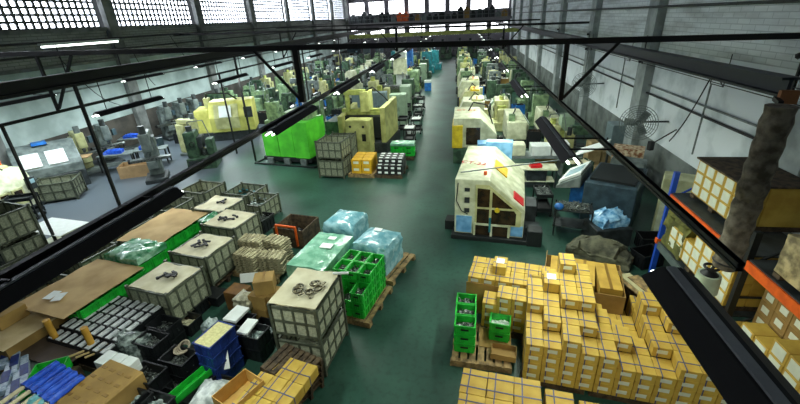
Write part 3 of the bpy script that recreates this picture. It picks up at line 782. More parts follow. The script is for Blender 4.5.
darkbin(192, 300, 1, 'bits', 'of flat parts before the brown carton', creamsheet)
darkbin(130, 398, 2, 'foil', 'of clear bags at the bottom edge', bagm)
darkbin(152, 402, 2, 'foil', 'of crumpled film left of the green tray', bagm)
darkbin(239, 318, 2, 'bits', 'with the white flat box behind the blue stack', white, fill=False)
darkbin(252, 330, 2, 'foil', 'with clear bags behind the wood pallets', bagm)
darkbin(266, 325, 1, 'foil', 'left of the tall bin stack', bagm)
darkbin(222, 385, 1, 'bits', 'with yellow bits before the blue stack', cardl)
darkbin(205, 396, 1, 'foil', 'filled with white film right of the green tray', bagm)
p = W(236, 312, .68); tag(MB().b6(-.16, .16, -.22, .22, 0, .06).build('flat_box', white, loc=(p.x, p.y, .6), rz=YL, bev=.005), 'flat white box lying on the dark bins behind the blue stack', 'box')
p = W(247, 324, .7); tag(MB().b6(-.12, .12, -.2, .2, 0, .05).build('flat_box', white, loc=(p.x, p.y, .61), rz=YL+.1, bev=.005), 'small flat white box in the bags right of the flat white box', 'box')
b = MB()
for i in range(4): b.ring((.02*i, .01*i, .02*i), .13-.01*i, .016, 18, 6, Matrix.Rotation(.2*i, 4, 'X'))
p = W(180, 345, .66); tag(b.build('cable_coil', mat('tan_cable', '#a59a84', .6), loc=(p.x, p.y, .56), smooth=True), 'tan cable coil lying on a dark bin in the near-left floor', 'coil')
# large flat area of low dark cases as packing between
for k, (px, py, w, d, h) in enumerate(((214, 292, .5, .4, .25), (128, 388, .3, .4, .3), (196, 348, .3, .5, .3))):
    p = W(px, py, h); tag(MB().b6(-w/2, w/2, -d/2, d/2, 0, h).build('case', kplast, loc=(p.x, p.y, 0), rz=YL, bev=.01), 'low black case on the near-left floor, %s' % ['beside the brown carton', 'by the carton crate', 'left of the blue stack'][k], 'case')
# blue stack with cream lid
bcr = Proto(crate_fn(.42, .62, .24, bplast, False), 'crate')
pb = W(214, 334, .98)
for l in range(4): bcr.put((pb.x, pb.y, l*.246), math.radians(-14), 'blue plastic bin in the stack with the cream top, %s from the floor' % ORD[l])
tag(MB().b6(-.18, .18, -.28, .28, 0, .05).build('tray_filling', mat('cream_top', '#ddd79a', .6, 0, '#c6bf84', 20), loc=(pb.x, pb.y, .93), rz=math.radians(-14)), 'cream layer of parts filling the top blue bin', 'goods')
p = W(218, 354, .62)
t = empty('paper_sign', (p.x, p.y-.02, .3), math.radians(22)); tag(t, 'white paper sheet propped against the blue bin stack', 'sign')
MB().box((0, 0, .22), (.34, .012, .42), Matrix.Rotation(-.45, 4, 'X')).build('paper', white, t)
p = W(248, 273, .75)
t = empty('paper_sign', (p.x, p.y, .5), math.radians(14)); tag(t, 'white sign board standing before the small carton pile', 'sign')
MB().box((0, 0, .12), (.42, .012, .22), Matrix.Rotation(-.4, 4, 'X')).build('paper', white, t)
MB().cyl((-.15, .02, -.1), (-.15, .02, .05), .012, 6).build('peg', woodd, t)
# brown carton left of the sign
p = W(237, 288, .52); tag(MB().b6(-.24, .24, -.2, .2, 0, .5).build('carton', mat('dark_brown_carton', '#7a5526', .7, 0, '#5e401b', 4), loc=(p.x, p.y, 0), rz=YL, bev=.01), 'dark brown carton left of the white sign board', 'carton')
# small carton pile right of the sign
cm = Proto(carton_fn(.42, .4, .34, cardd, False, None, tp=True), 'carton')
p = W(268, 284, .9)
for i, (dx, dy, z, yw) in enumerate(((-.22, 0, 0, 0), (.22, -.02, 0, .05), (-.21, 0, .345, .03), (.22, 0, .345, -.04), (-.12, .08, .69, .5))):
    cm.put((p.x+dx, p.y+dy, z), YL+yw, 'taped brown carton in the small pile behind the white sign, %s' % ['bottom left', 'bottom right', 'middle left', 'middle right', 'turned one on top'][i])
p = W(305, 263, .85); cm.put((p.x, p.y, .345), YL, 'yellow-brown carton behind the tall bin stack'); cm.put((p.x, p.y, 0), YL, 'carton underneath the yellow-brown carton behind the tall bin stack')
# sacks / cream moulded trays piled up
def sack_fn():
    t = empty('moulded_tray')
    b = MB()
    for i in range(5): b.b6(-.3+.12*i, -.3+.12*i+.07, -.2, .2, .03, .07)
    b.b6(-.32, .32, -.21, .21, 0, .035); b.build('tray_body', mat('cream_pulp', '#b5ad8c', .8, 0, '#7f785c', 8), t, bev=.008, jit=.003)
    return t
sack = Proto(sack_fn, 'tray')
pp = W(262, 243, .8)
for c, (dx, dy, n_, yw) in enumerate(((-.35, .15, 10, .1), (.28, .25, 9, -.12), (-.28, -.32, 8, .0), (.36, -.25, 7, .2))):
    for l in range(n_):
        sack.put((pp.x+dx+random.uniform(-.02, .02), pp.y+dy, .145+l*.074), YL+yw+random.uniform(-.06, .06), 'cream moulded tray in the %s pile, %s from the pallet' % (['back left', 'back right', 'front left', 'front right'][c], ORD[l]))
pallet(pp.x, pp.y, YL, 'wooden pallet under the piles of cream moulded trays', 1.4, 1.1)
# dark wooden crate with orange frame
px_ = W(296, 222, .6)
t = empty('wooden_crate', (px_.x, px_.y, 0), YL); tag(t, 'open dark wooden crate with an orange frame behind the cream trays', 'crate')
MB().tray(1.0, .95, .6, .03).build('crate_body', woodd, t)
o_ = MB().bar((-.35, -.51, .1), (-.35, -.51, .72), .05).bar((.3, -.51, .1), (.3, -.51, .72), .05).bar((-.37, -.51, .72), (.32, -.51, .72), .05)
o_.build('orange_frame', orange, t)
heap(.88, .8, .3, 30, kplast, 'dark parts inside the crate with the orange frame', (px_.x, px_.y, .035), YL, 'bits', 'metal parts')
heap(.3, .25, .1, 20, bagm, 'bagged silver parts in the crate with the orange frame', (px_.x+.1, px_.y-.1, .25), YL, 'foil', 'metal parts')
q = W(262, 215, .5); kcr.put((q.x-.1, q.y, .0), YL, 'black bin between the covered bins and the dark wooden crate', None, (1.2, 1.6, 1.5)); heap(.55, .5, .2, 40, parts_m, 'metal parts in the black bin beside the dark wooden crate', (q.x-.1, q.y, .25), YL, 'bits')
# wrapped pallets
pallet(-3.42, 8.1, YL, 'pallet under the flat green-wrapped load', 1.15, 1.75)
wrapped('wrapped_pallet_load', (-3.42, 8.1, .145), 1.0, 1.65, .72, tealfilm, 'flat pallet load wrapped in greenish film with two white papers', YL, bump=.03, dome=.04, papers=((.1, .1, 1.2, .05), (.05, .5, .8, 0)), seed=21)
pallet(-3.2, 9.72, math.radians(-14), 'wooden pallet under the domed blue-wrapped load farther from the camera', 1.15, 1.15)
wrapped('wrapped_pallet_load', (-3.25, 9.7, .145), .95, .95, .78, bluewrap, 'domed pale-blue wrapped load behind the flat green-wrapped one', math.radians(-14), bump=.05, dome=.16, seed=22)
pallet(-1.98, 8.72, math.radians(-18), 'wooden pallet beside the aisle under the pale-blue wrapped load', 1.2, 1.35)
wrapped('wrapped_pallet_load', (-2.12, 8.7, .145), .95, .95, .76, bluewrap, 'pale-blue wrapped load with a white paper, beside the aisle', math.radians(-18), bump=.05, dome=.14, papers=((-.05, .15, .8, .1),), seed=23)
# green crates with silver parts beside the aisle
yg2 = math.radians(-12)
pallet(-2.2, 7.15, yg2, 'wooden pallet under the tall green crate stack beside the aisle', .95, 1.35)
gc3 = Proto(crate_fn(.30, .42, .215, gplast), 'crate')
gp = (-2.32, 7.2)
for i in range(3):
    for j in range(3):
        nl = [[4, 4, 4], [4, 4, 4], [3, 4, 4]][i][j] if j else [1, 2, 3][i]+0
        dx, dy = rot2((i-1)*.305, (j-1)*.425, yg2)
        for l in range(nl):
            gc3.put((gp[0]+dx, gp[1]+dy, .145+l*.218), yg2, 'green crate in the stack by the tall bins, %s file, %s row, %s layer' % (ORD[i], ORD[j], ORD[l]), 'green crates by the tall bins')
        heap(.26, .37, .12, 34, parts_m, 'silver parts in the green stack, %s file, %s row' % (ORD[i], ORD[j]), (gp[0]+dx, gp[1]+dy, .145+(nl-1)*.218+.014), yg2, ['bits', 'rings', 'rods'][(i+j) % 3], seed=i+9*j)
# wooden pallets leaning in a stack before the tall bins
for l in range(5):
    pc = W(289, 360, .7)
    palD.put((pc.x+.02*l, pc.y-.02*l, .0+.15*l), math.radians(-24+l), 'empty wooden pallet in the stack before the tall bins, %s from the floor' % ORD[l], None, (.72, .62, .95))
# strapped cartons at the bottom edge left of the aisle
stack(cartA, (W(273, 388, .8).x-.55, W(273, 388, .8).y-.5, 0), math.radians(-14), (CW, CD, CH), [[4, 4, 3], [4, 4, 4], [4, 4, 4]], 'carton in the bottom-left block', 'cartons in the bottom-left block', z0=.0)
oc = W(238, 388, .9); t = empty('open_carton', (oc.x, oc.y, .622), math.radians(-24)); tag(t, 'big empty open carton at the bottom edge of the photo', 'carton')
MB().tray(.46, .62, .28, .012).build('box_body', mat('pale_cardboard', '#cfa95e', .75, 0, '#b98f46', 3), t)
tag(MB().b6(-.22, .22, -.3, .3, 0, .615).build('case', cardd, loc=(oc.x, oc.y, 0), rz=math.radians(-24)), 'carton carrying the big empty open carton', 'carton')
# lime tray
p = W(193, 384, .35); t = empty('long_tray', (p.x, p.y, .32), math.radians(-20)); tag(t, 'long bright green plastic tray among the dark bins', 'tray')
MB().tray(.2, .85, .14, .014).build('tray_body', gplast, t)
tag(MB().b6(-.12, .12, -.4, .4, 0, .315).build('case', kplast, loc=(p.x, p.y, 0), rz=math.radians(-20)), 'black case under the long bright green tray', 'case')
wrapped('clear_bag', (*W(209, 392, .5)[:2], .34), .45, .5, .16, mat('white_bag', '#dfe5e4', .3, 0, '#98a2a2', 8, .8), 'white crumpled plastic bag right of the long green tray', 0, 'bag', .06, .1, seed=31)
# carton crate with tape pattern and blue bundles on top
cc = W(97, 388, .8)
t = empty('carton_crate', (cc.x, cc.y, 0), math.radians(-14)); tag(t, 'big carton crate with rows of brown tape at the bottom left', 'carton')
MB().b6(-.42, .42, -.5, .5, 0, .8).build('box_body', cardd, t, bev=.015)
b = MB()
for i in range(4):
    for z in (.14, .36, .58): b.b6(-.38+.2*i, -.26+.2*i, -.508, -.5, z, z+.09)
    for j in range(5): b.b6(-.38+.2*i, -.27+.2*i, -.45+.19*j, -.4+.19*j, .8, .806)
b.build('tape', tape, t)
gb = W(42, 372, .75)
t = empty('basket', (gb.x, gb.y, .45), math.radians(30)); tag(t, 'bright green open basket under the blue-wrapped rods', 'basket')
MB().tray(.5, .75, .22, .015).build('basket_body', gplast, t)
tag(MB().b6(-.3, .3, -.38, .38, 0, .44).build('case', woodd, loc=(gb.x, gb.y, 0), rz=.3), 'dark wooden box under the bright green basket', 'case')
for i in range(5):
    A_ = W(27+6*i, 384+4*i, .86); B_ = W(58+6*i, 362+3.5*i, .86); dv = (B_-A_); ya = math.atan2(dv.y, dv.x) - PI/2
    t = empty('wrapped_rod', (A_.x, A_.y, .85), ya); tag(t, 'white rod half wrapped in blue film, %s from the left' % ORD[i], 'rod')
    MB().cyl((0, -.42, 0), (0, .05, 0), .035, 8).build('rod', mat('cream_rod', '#ddd3ae', .5), t, smooth=True)
    b = MB().cyl((0, -.05, 0), (0, dv.length, 0), .075, 10, .05); bmesh.ops.subdivide_edges(b.b, edges=b.b.edges[:], cuts=3)
    b.build('blue_film', bluefilm, t, smooth=True, jit=.012)
p = W(36, 400, .6); tag(MB().ball((0, 0, 0), .16, (1.2, .9, .6)).build('cyan_bag', mat('cyan_plastic', '#7fd0d8', .3), loc=(W(38, 401, .8)), smooth=True), 'light cyan plastic bag at the bottom edge by the blue-wrapped rods', 'bag')
# board with standing cardboard tubes
bp_ = W(60, 347, .5); tag(MB().b6(-.65, .65, -.4, .4, 0, .03).build('board', mat('dark_brown_board', '#4c3f34', .7), loc=(bp_.x, bp_.y, .5), rz=YL), 'dark brown board carrying the standing cardboard tubes', 'board')
tag(MB().b6(-.6, .3, -.22, .36, 0, .498).build('case', woodd, loc=(bp_.x, bp_.y, 0), rz=YL), 'dark box under the brown board', 'case')
for k, (px, py, q, py2) in enumerate(((56, 339, 49, 314), (93, 347, 84, 322))):
    a = W(px, py, .532); c = W(q, py2, .95)
    tag(MB().cyl((0, 0, 0), (0, 0, .48), .06, 14).build('cardboard_tube', mat('tube_card', '#d3a23f', .6, 0, '#bd8c30', 4), loc=(a.x, a.y, .532), smooth=True), 'yellow cardboard tube standing upright, %s' % ['left one', 'right one'][k], 'tube')
for k in range(3):
    a = W(66+9*k, 356, .6); tag(MB().cyl((0, 0, 0), (.55, .55, 0), .022, 8).build('wooden_pole', mat('pole_wood', '#cdb27a', .6), loc=(a.x, a.y, .56), smooth=True), 'pale wooden pole lying between the tubes and the blue rods, %s from the left' % ORD[k], 'pole')
# far lower-left corner: carton on cardboard and blue-white strips
cl_ = W(10, 318, .9)
board(cl_.x+.1, cl_.y, .76, 1.3, 1.2, YL, 'cream cardboard sheet at the left edge under a carton', mat('cream_cardboard', '#d2bd8f', .8, 0, '#b79f70', 2), .02, 3)
tag(MB().b6(-.6, .6, -.55, .55, 0, .74).build('packed_goods', cardd, loc=(cl_.x+.1, cl_.y, 0), rz=YL), 'goods under the cream cardboard sheet at the left edge', 'goods')
cm.put((cl_.x-.15, cl_.y+.05, .79), YL, 'brown carton standing on the cream cardboard sheet at the left edge', None, (1.2, 1.3, .8))
for i in range(9):
    p = W(2+9*(i % 3), 345+8*i, .72)
    t = empty('strip_bundle', (p.x, p.y, .45+.02*(i % 2)), math.radians(42+4*(i % 3))); tag(t, 'bundle of blue-white plastic strips at the left edge, %s from the top' % ORD[i], 'bundle')
    MB().b6(-.06, .06, -.42, .42, 0, .1).build('strips', mat('pale_blue_strip', '#b7c7d6', .3, 0, '#7d95b0', 14), t, bev=.01)
    MB().b6(-.062, .062, -.2, .12, .1, .108).b6(-.064, -.06, -.2, .12, 0, .1).build('blue_band', bplast, t)
tag(MB().b6(-.5, .5, -.6, .6, 0, .44).build('case', greyp, loc=(*W(15, 380, .5)[:2], 0), rz=YL), 'grey box under the blue-white strip bundles', 'case')
# ------------------------------------------------------------------ machine prototypes (front faces -Y)
def cnc_fn(w, d, h, body, trim, base, windows=2, slope=.35, panelside=1):
    def f():
        t = empty('machining_centre')
        MB().b6(-w/2-.06, w/2+.06, -d/2-.04, d/2+.06, 0, .16).build('base', base, t, bev=.01)
        s = slope
        MB().prism([(-d/2+.02, .16), (-d/2+.02, h*.62), (-d/2+s*d*.5, h), (d/2, h), (d/2, .16)], -w/2, w/2).build('enclosure', body, t, bev=.02)
        MB().b6(-w*.42, w*.42, d*.02, d/2-.05, h, h+.12).build('top_cover', trim, t, bev=.01)
        for k in range(windows):
            x0 = -w*.4+k*(w*.62/windows); x1 = x0+w*.62/windows-.06
            dr = MB().b6(x0, x1, -d/2-.02, -d/2+.02, h*.2, h*.6).build('door', trim, t, bev=.008)
            MB().b6(x0+.08, x1-.08, -d/2-.028, -d/2-.018, h*.33, h*.56).build('window', glassm, dr)
            MB().b6(x1-.05, x1-.02, -d/2-.06, -d/2-.02, h*.3, h*.42).build('handle', kplast, dr)
        cp = MB().box((panelside*w*.38, -d/2-.07, h*.62), (.34, .14, .5)).build('control_panel', dgrey, t, bev=.01)
        MB().b6(panelside*w*.38-.12, panelside*w*.38+.12, -d/2-.15, -d/2-.138, h*.62, h*.62+.18).build('screen', screenm, cp)
        MB().b6(-w*.48, -w*.2, d/2, d/2+.3, .16, h*.6).build('electric_cabinet', trim, t, bev=.01)
        MB().cyl((w*.4, d*.2, h), (w*.4, d*.2, h+.3), .03, 8).build('signal_lamp', orange, t)
        b = MB().tube([(-w*.3, d*.3, h+.12), (-w*.3, d*.1, h+.35), (w*.1, d*.1, h+.35), (w*.2, -d*.1, h+.02)], .03, 6)
        b.build('hose', black, t, smooth=True)
        return t
    return f
def mill_fn(c, c2):
    def f():
        t = empty('milling_machine')
        MB().b6(-.4, .4, -.6, .55, 0, .16).build('base', c2, t, bev=.02)
        MB().prism([(.05, .16), (.05, 1.7), (.5, 1.7), (.55, .16)], -.25, .25).build('column', c, t, bev=.02)
        MB().prism([(-.45, .55), (-.45, .85), (.05, .85), (.05, .4)], -.18, .18).build('knee', c, t, bev=.01)
        MB().b6(-.7, .7, -.42, -.12, .87, .97).build('table', steel, t, bev=.01)
        MB().cyl((-.78, -.27, .92), (-.7, -.27, .92), .09, 12).build('handwheel', black, t)
        MB().b6(-.16, .16, -.5, .45, 1.72, 1.95).build('ram', c, t, bev=.015)
        h = MB().b6(-.17, .17, -.6, -.28, 1.25, 1.95).build('head', c, t, bev=.02)
        MB().cyl((0, -.44, 1.03), (0, -.44, 1.25), .05, 10, .08).build('spindle', steel, h)
        MB().cyl((0, -.44, 1.95), (0, -.44, 2.25), .12, 14).build('motor', c2, t, smooth=True)
        MB().box((.45, -.1, 1.5), (.22, .1, .3), .5).build('control_box', bgrey, t)
        return t
    return f
def lathe_fn(c, c2):
    def f():
        t = empty('lathe')
        MB().b6(-.95, -.35, -.3, .3, 0, .6).build('leg', c2, t, bev=.015)
        MB().b6(.5, .95, -.28, .28, 0, .6).build('leg', c2, t, bev=.015)
        MB().b6(-1, 1, -.35, .32, .55, .64).build('chip_tray', dgrey, t)
        MB().prism([(-.2, .64), (-.16, .86), (.16, .86), (.2, .64)], -.95, .95).build('bed', c, t)
        MB().b6(-.98, -.4, -.26, .28, .86, 1.35).build('headstock', c, t, bev=.03)
        MB().cyl((-.4, 0, 1.08), (-.28, 0, 1.08), .14, 16).build('chuck', steel, t, smooth=True)
        MB().b6(-.1, .25, -.28, .2, .87, 1.02).build('carriage', c2, t, bev=.01)
        MB().b6(.6, .85, -.12, .12, .86, 1.2).build('tailstock', c, t, bev=.02)
        MB().b6(-.5, .5, .3, .34, .7, 1.5).build('splash_guard', c, t)
        return t
    return f
def hobber_fn(c, c2, s=1):
    def f():
        t = empty('gear_machine')
        MB().b6(-.7, .7, -.7, .7, 0, .6).build('base', c, t, bev=.03)
        MB().b6(-.65, -.1, -.45, .45, .6, 1.9).build('column', c, t, bev=.03)
        MB().b6(.3, .65, -.3, .3, .6, 1.45).build('tail_column', c, t, bev=.02)
        MB().b6(-.1, .15, -.28, .28, 1.0, 1.6).build('head', c2, t, bev=.02)
        MB().cyl((.12, 0, .6), (.12, 0, .95), .2, 16).build('work_table', steel, t, smooth=True)
        MB().cyl((-.4, .0, 1.9), (-.4, .0, 2.15), .15, 14).build('motor', c2, t, smooth=True)
        MB().b6(-.6, -.15, -.74, -.7, .1, .5).build('service_door', c2, t)
        MB().ring((-.3, -.5, 1.3), .12, .02, 14, 5, Matrix.Rotation(PI/2, 4, 'X')).build('handwheel', black, t)
        MB().tube([(-.5, .3, 1.9), (-.5, .3, 2.3), (.2, .5, 2.3), (.4, .5, 1.4)], .025, 6).build('conduit', greyp, t)
        return t
    return f
def drill_fn(c, c2):
    def f():
        t = empty('drill_press')
        MB().b6(-.28, .28, -.45, .25, 0, .12).build('base', c2, t, bev=.01)
        MB().cyl((0, .1, .12), (0, .1, 1.7), .07, 12).build('column', steel, t, smooth=True)
        MB().b6(-.25, .25, -.42, .05, .85, .92).build('table', c2, t, bev=.01)
        MB().b6(-.16, .16, -.45, .25, 1.45, 1.8).build('head', c, t, bev=.03)
        MB().b6(-.14, .14, -.4, .4, 1.8, 1.92).build('belt_cover', c, t, bev=.03)
        MB().cyl((0, -.3, 1.1), (0, -.3, 1.45), .035, 8).build('spindle', steel, t)
        MB().cyl((0, .42, 1.4), (0, .42, 1.8), .12, 12).build('motor', c2, t, smooth=True)
        return t
    return f
def cabinet_fn(c):
    def f():
        t = empty('cabinet')
        MB().b6(-.45, .45, -.3, .3, 0, 1.7).build('cabinet_body', c, t, bev=.01)
        for s in (-1, 1):
            d = MB().b6(min(0, s*.44)+.005, max(0, s*.44)-.005, -.32, -.3, .06, 1.66).build('door', c, t)
            MB().b6(s*.05-.012, s*.05+.012, -.345, -.32, .8, 1.0).build('handle', kplast, d)
        return t
    return f
def cart_fn(c, c2=None):
    def f():
        t = empty('parts_cart')
        for z in (.22, .75): MB().tray(.9, .55, .12, .015, z).build('shelf', c, t)
        for sx in (-1, 1):
            for sy in (-1, 1):
                MB().b6(sx*.43-.02, sx*.43+.02, sy*.25-.02, sy*.25+.02, .1, .87).build('leg', c, t)
                MB().cyl((sx*.4-.02, sy*.25, .05), (sx*.4+.02, sy*.25, .05), .05, 10).build('wheel', black, t)
        return t
    return f
def bench_fn(c):
    def f():
        t = empty('work_table')
        MB().b6(-.75, .75, -.35, .35, .74, .79).build('table_top', c, t, bev=.005)
        for sx in (-1, 1):
            for sy in (-1, 1): MB().b6(sx*.7-.03, sx*.7+.03, sy*.3-.03, sy*.3+.03, 0, .74).build('leg', dgrey, t)
        MB().b6(-.68, .68, -.3, .3, .25, .28).build('shelf', c, t)
        return t
    return f
def horiz_fn(c, c2):
    """slant-guarded turning machine seen in the left rows"""
    def f():
        t = empty('turning_machine')
        MB().b6(-1.05, 1.05, -.5, .5, 0, .35).build('base', dgrey, t, bev=.02)
        MB().prism([(-.6, .35), (-.68, .95), (-.3, 1.5), (.5, 1.5), (.55, .35)], -.55, 1.1).build('cover', c, t, bev=.03)
        MB().b6(-1.1, -.55, -.5, .5, .35, 1.25).build('headstock', c, t, bev=.03)
        d = MB().prism([(-.66, .5), (-.705, .93), (-.40, 1.4), (-.38, 1.38), (-.67, .92), (-.64, .5)], -.35, .55).build('door', c2, t)
        MB().prism([(-.735, .97), (-.48, 1.36), (-.46, 1.34), (-.715, .95)], -.15, .3).build('door_label', white, d)
        MB().box((.95, -.72, 1.1), (.3, .1, .4)).build('control_panel', dgrey, t)
        MB().b6(-.8, -.6, .1, .4, 1.25, 1.6).build('motor_box', c2, t)
        MB().tube([(-.7, .2, 1.6), (-.6, .1, 1.8), (.2, .0, 1.75), (.5, 0, 1.5)], .03, 6).build('hose', black, t, smooth=True)
        return t
    return f
PR = {
 'cnc_cream': (Proto(cnc_fn(1.7, 1.5, 1.75, cream2, cream, dgrey), 'machine'), 'cream enclosed machining centre'),
 'cnc_green': (Proto(cnc_fn(1.5, 1.4, 1.9, pgreen, ygreen, dgrey, 2, .2, -1), 'machine'), 'pale green enclosed machining centre'),
 'cnc_yellow': (Proto(cnc_fn(1.6, 1.3, 1.6, cream, yell, steel_dark, 2, .5), 'machine'), 'cream and yellow machining centre'),
 'cnc_grey': (Proto(cnc_fn(1.4, 1.3, 1.8, bgrey, greyp, dgrey, 1, .3), 'machine'), 'blue-grey enclosed machine'),
 'mill_green': (Proto(mill_fn(mgreen, dgrey), 'machine'), 'green knee milling machine'),
 'mill_cream': (Proto(mill_fn(cream, greyp), 'machine'), 'cream knee milling machine'),
 'mill_grey': (Proto(mill_fn(greyp, dgrey), 'machine'), 'grey knee milling machine'),
 'lathe_green': (Proto(lathe_fn(pgreen, mgreen), 'lathe'), 'green bench lathe'),
 'lathe_cream': (Proto(lathe_fn(cream2, pgreen), 'lathe'), 'cream bench lathe'),
 'hob_green': (Proto(hobber_fn(pgreen, mgreen), 'machine'), 'pale green gear machine'),
 'hob_cream': (Proto(hobber_fn(cream, ygreen), 'machine'), 'cream gear machine'),
 'hob_dark': (Proto(hobber_fn(mgreen, dgrey), 'machine'), 'dark green gear machine'),
 'hob_teal': (Proto(hobber_fn(teal, bgrey), 'machine'), 'teal gear machine'),
 'drill_green': (Proto(drill_fn(mgreen, dgrey), 'drill press'), 'green drill press'),
 'drill_grey': (Proto(drill_fn(greyp, steel_dark), 'drill press'), 'grey drill press'),
 'cab_grey': (Proto(cabinet_fn(mat('cabinet_grey', '#6e8084', .5)), 'cabinet'), 'grey two-door cabinet'),
 'cab_green': (Proto(cabinet_fn(mat('cabinet_green', '#8fa68c', .5)), 'cabinet'), 'pale green two-door cabinet'),
 'cart_dark': (Proto(cart_fn(steel_dark), 'cart'), 'dark steel parts cart'),
 'cart_green': (Proto(cart_fn(mgreen), 'cart'), 'green steel parts cart'),
 'bench': (Proto(bench_fn(greyp), 'table'), 'grey steel work table'),
 'bench_cream': (Proto(bench_fn(cream2), 'table'), 'cream topped work table'),
 'turn_yellow': (Proto(horiz_fn(mat('lathe_yellow', '#d8d574', .45, 0, '#b9b65c', 3), cream), 'machine'), 'yellow turning machine'),
 'turn_green': (Proto(horiz_fn(pgreen, cream2), 'machine'), 'pale green turning machine'),
 'turn_cream': (Proto(horiz_fn(cream2, pgreen), 'machine'), 'cream turning machine'),
}
cntr = {}; USED = [(-4.9, 19.9), (-8, 17.8), (-5.0, 33.2), (-6.0, 44.5), (.5, 18.1)]
def M_(kind, x, y, rz=0, row='', label=None, sc=1):
    P, base = PR[kind]
    key = (kind, row); n = cntr.get(key, 0); cntr[key] = n+1
    USED.append((x, y))
    P.put((x, y, 0), rz, label or ('%s, %s such in the %s' % (base, ORD[n], row)), None, (sc, sc, sc))
L90, R90 = -PI/2, PI/2      # L90 fronts face -X, R90 fronts face +X

# --- the big white machine beside the aisle
t = empty('cnc_lathe', (.93, 11.35, 0), math.radians(-7)); tag(t, 'large white lathe with red lettering on its roof standing right of the aisle', 'machine')
MB().b6(-1.08, 1.08, -1.15, 2.3, 0, .14).build('base', steel_dark, t, bev=.01)
# tall left side with the roof that slopes down to the right
MB().prism([(-1.0, .14), (-1.0, 1.85), (-.05, 1.85), (.95, 1.0), (.95, .14)], -1.0, 2.2, 'Y').build('enclosure', cream2, t, bev=.02)
MB().prism([(-.42, .5), (-.42, 1.72), (-.05, 1.72), (.86, .95), (.86, .5)], -1.03, -.99, 'Y').build('front_frame', cream, t)
for (pts) in ([(-.36, 1.06), (-.36, 1.62), (-.02, 1.6), (-.02, 1.06)], [(.05, 1.06), (.05, 1.54), (.62, 1.06)], [(-.36, .55), (-.36, .99), (-.02, .99), (-.02, .55)], [(.05, .55), (.05, .99), (.66, .99), (.72, .9), (.72, .55)]):
    MB().prism(pts, -1.045, -1.028, 'Y').build('window', glassm, t)
MB().b6(-.95, -.5, -1.03, -.99, .2, .72).build('lower_panel', lblue, t)
MB().b6(.6, .93, -1.03, -.99, .2, .52).build('lower_panel', lblue, t)
MB().b6(-.4, .55, -1.04, -.99, .16, .5).build('lower_door', glassm, t)
for x in (-.42, .06, .55): MB().b6(x-.03, x+.03, -1.06, -1.0, .14, .52).build('door_rail', cream2, t)
MB().b6(-.44, .58, -1.06, -1.0, .48, .54).build('door_rail', cream2, t)
MB().cyl((.02, -1.08, .3), (.02, -1.08, .75), .03, 8).build('pull_handle', teal, t)
MB().cyl((.2, -1.1, 1.0), (.2, -1.04, 1.0), .07, 12).build('yellow_knob', yell, t)
for i, (z, s_) in enumerate(((1.5, .1), (1.15, .16), (.85, .12))): MB().b6(-.72, -.58, -1.03, -1.0, z, z+s_).build('switch_plate', dgrey, t)
MB().tube([(-.9, -1.03, 1.75), (-.95, -1.04, 1.2), (-.8, -1.05, .9), (-.62, -1.04, .8)], .014, 6).build('cable', black, t, smooth=True)
textmesh('CT-22', .3, mat('red_lettering', '#c02a2a', .5), t, (-.62, .35, 1.87), (0, 0, math.radians(-12)))
MB().prism([(.0, 1.8), (.03, 1.83), (.4, 1.52), (.37, 1.48)], .2, .9, 'Y').build('yellow_stripe', mat('amber_stripe', '#e0b53a', .5), t)
MB().prism([(.6, 1.28), (.88, 1.04), (.91, 1.07), (.63, 1.31)], -.8, -.3, 'Y').build('side_window', red, t)
MB().cyl((-.2, -.55, 1.84), (-.2, -.55, 1.95), .05, 10).build('signal_lamp', orange, t)
MB().bar((-.9, -.6, 1.9), (2.4, .3, 2.2), .03).build('swing_arm', greyp, t)
MB().b6(-.4, .5, 2.2, 2.6, .2, 2.0).build('rear_cabinet', lblue, t, bev=.01)
MB().b6(-1.35, -1.02, -.6, -.2, 0, .3).build('foot_box', steel_dark, t)
MB().b6(.98, 1.4, -.75, -.3, 0, .35).build('chip_box', dgrey, t)
MB().b6(.98, 1.3, -.2, .5, 0, .8).build('coolant_tank', dgrey, t, bev=.01)
MB().b6(1.05, 1.45, -1.2, -.85, 0, .5).build('pump', steel_dark, t, bev=.02)

# --- yellow-door machine behind it, then the cream row right of the aisle
def put(kind, px, py, rz, label, sc=1, dy=0, dx=0):
    p = W(px, py, 0); M_(kind, p.x+dx, p.y+dy, rz, '', label, sc)
t = empty('cnc_lathe', (.55, 18.1, 0)); tag(t, 'cream machine with a yellow door and green base behind the large white lathe', 'machine')
MB().b6(-.95, .9, -1.1, 1.4, 0, .7).build('base', mgreen, t, bev=.02)
MB().prism([(-.95, .7), (-.95, 2.0), (.2, 2.0), (.9, 1.3), (.9, .7)], -1.0, 1.4, 'Y').build('enclosure', cream2, t, bev=.02)
MB().b6(-1.0, -.55, -1.12, .3, .72, 1.7).build('door', yell, t, bev=.01)
MB().b6(-.4, .2, -1.04, -.99, .85, 1.6).build('window', glassm, t)
textmesh('CT-22', .34, mat('orange_lettering', '#d8701c', .5), t, (-.4, .6, 2.012), (0, 0, -.1))
MB().tube([(-.3, .5, 2.0), (-.1, .4, 2.4), (.5, .3, 2.3), (.8, .4, 1.4)], .03, 6).build('hose', black, t, smooth=True)
row = 'row right of the aisle'
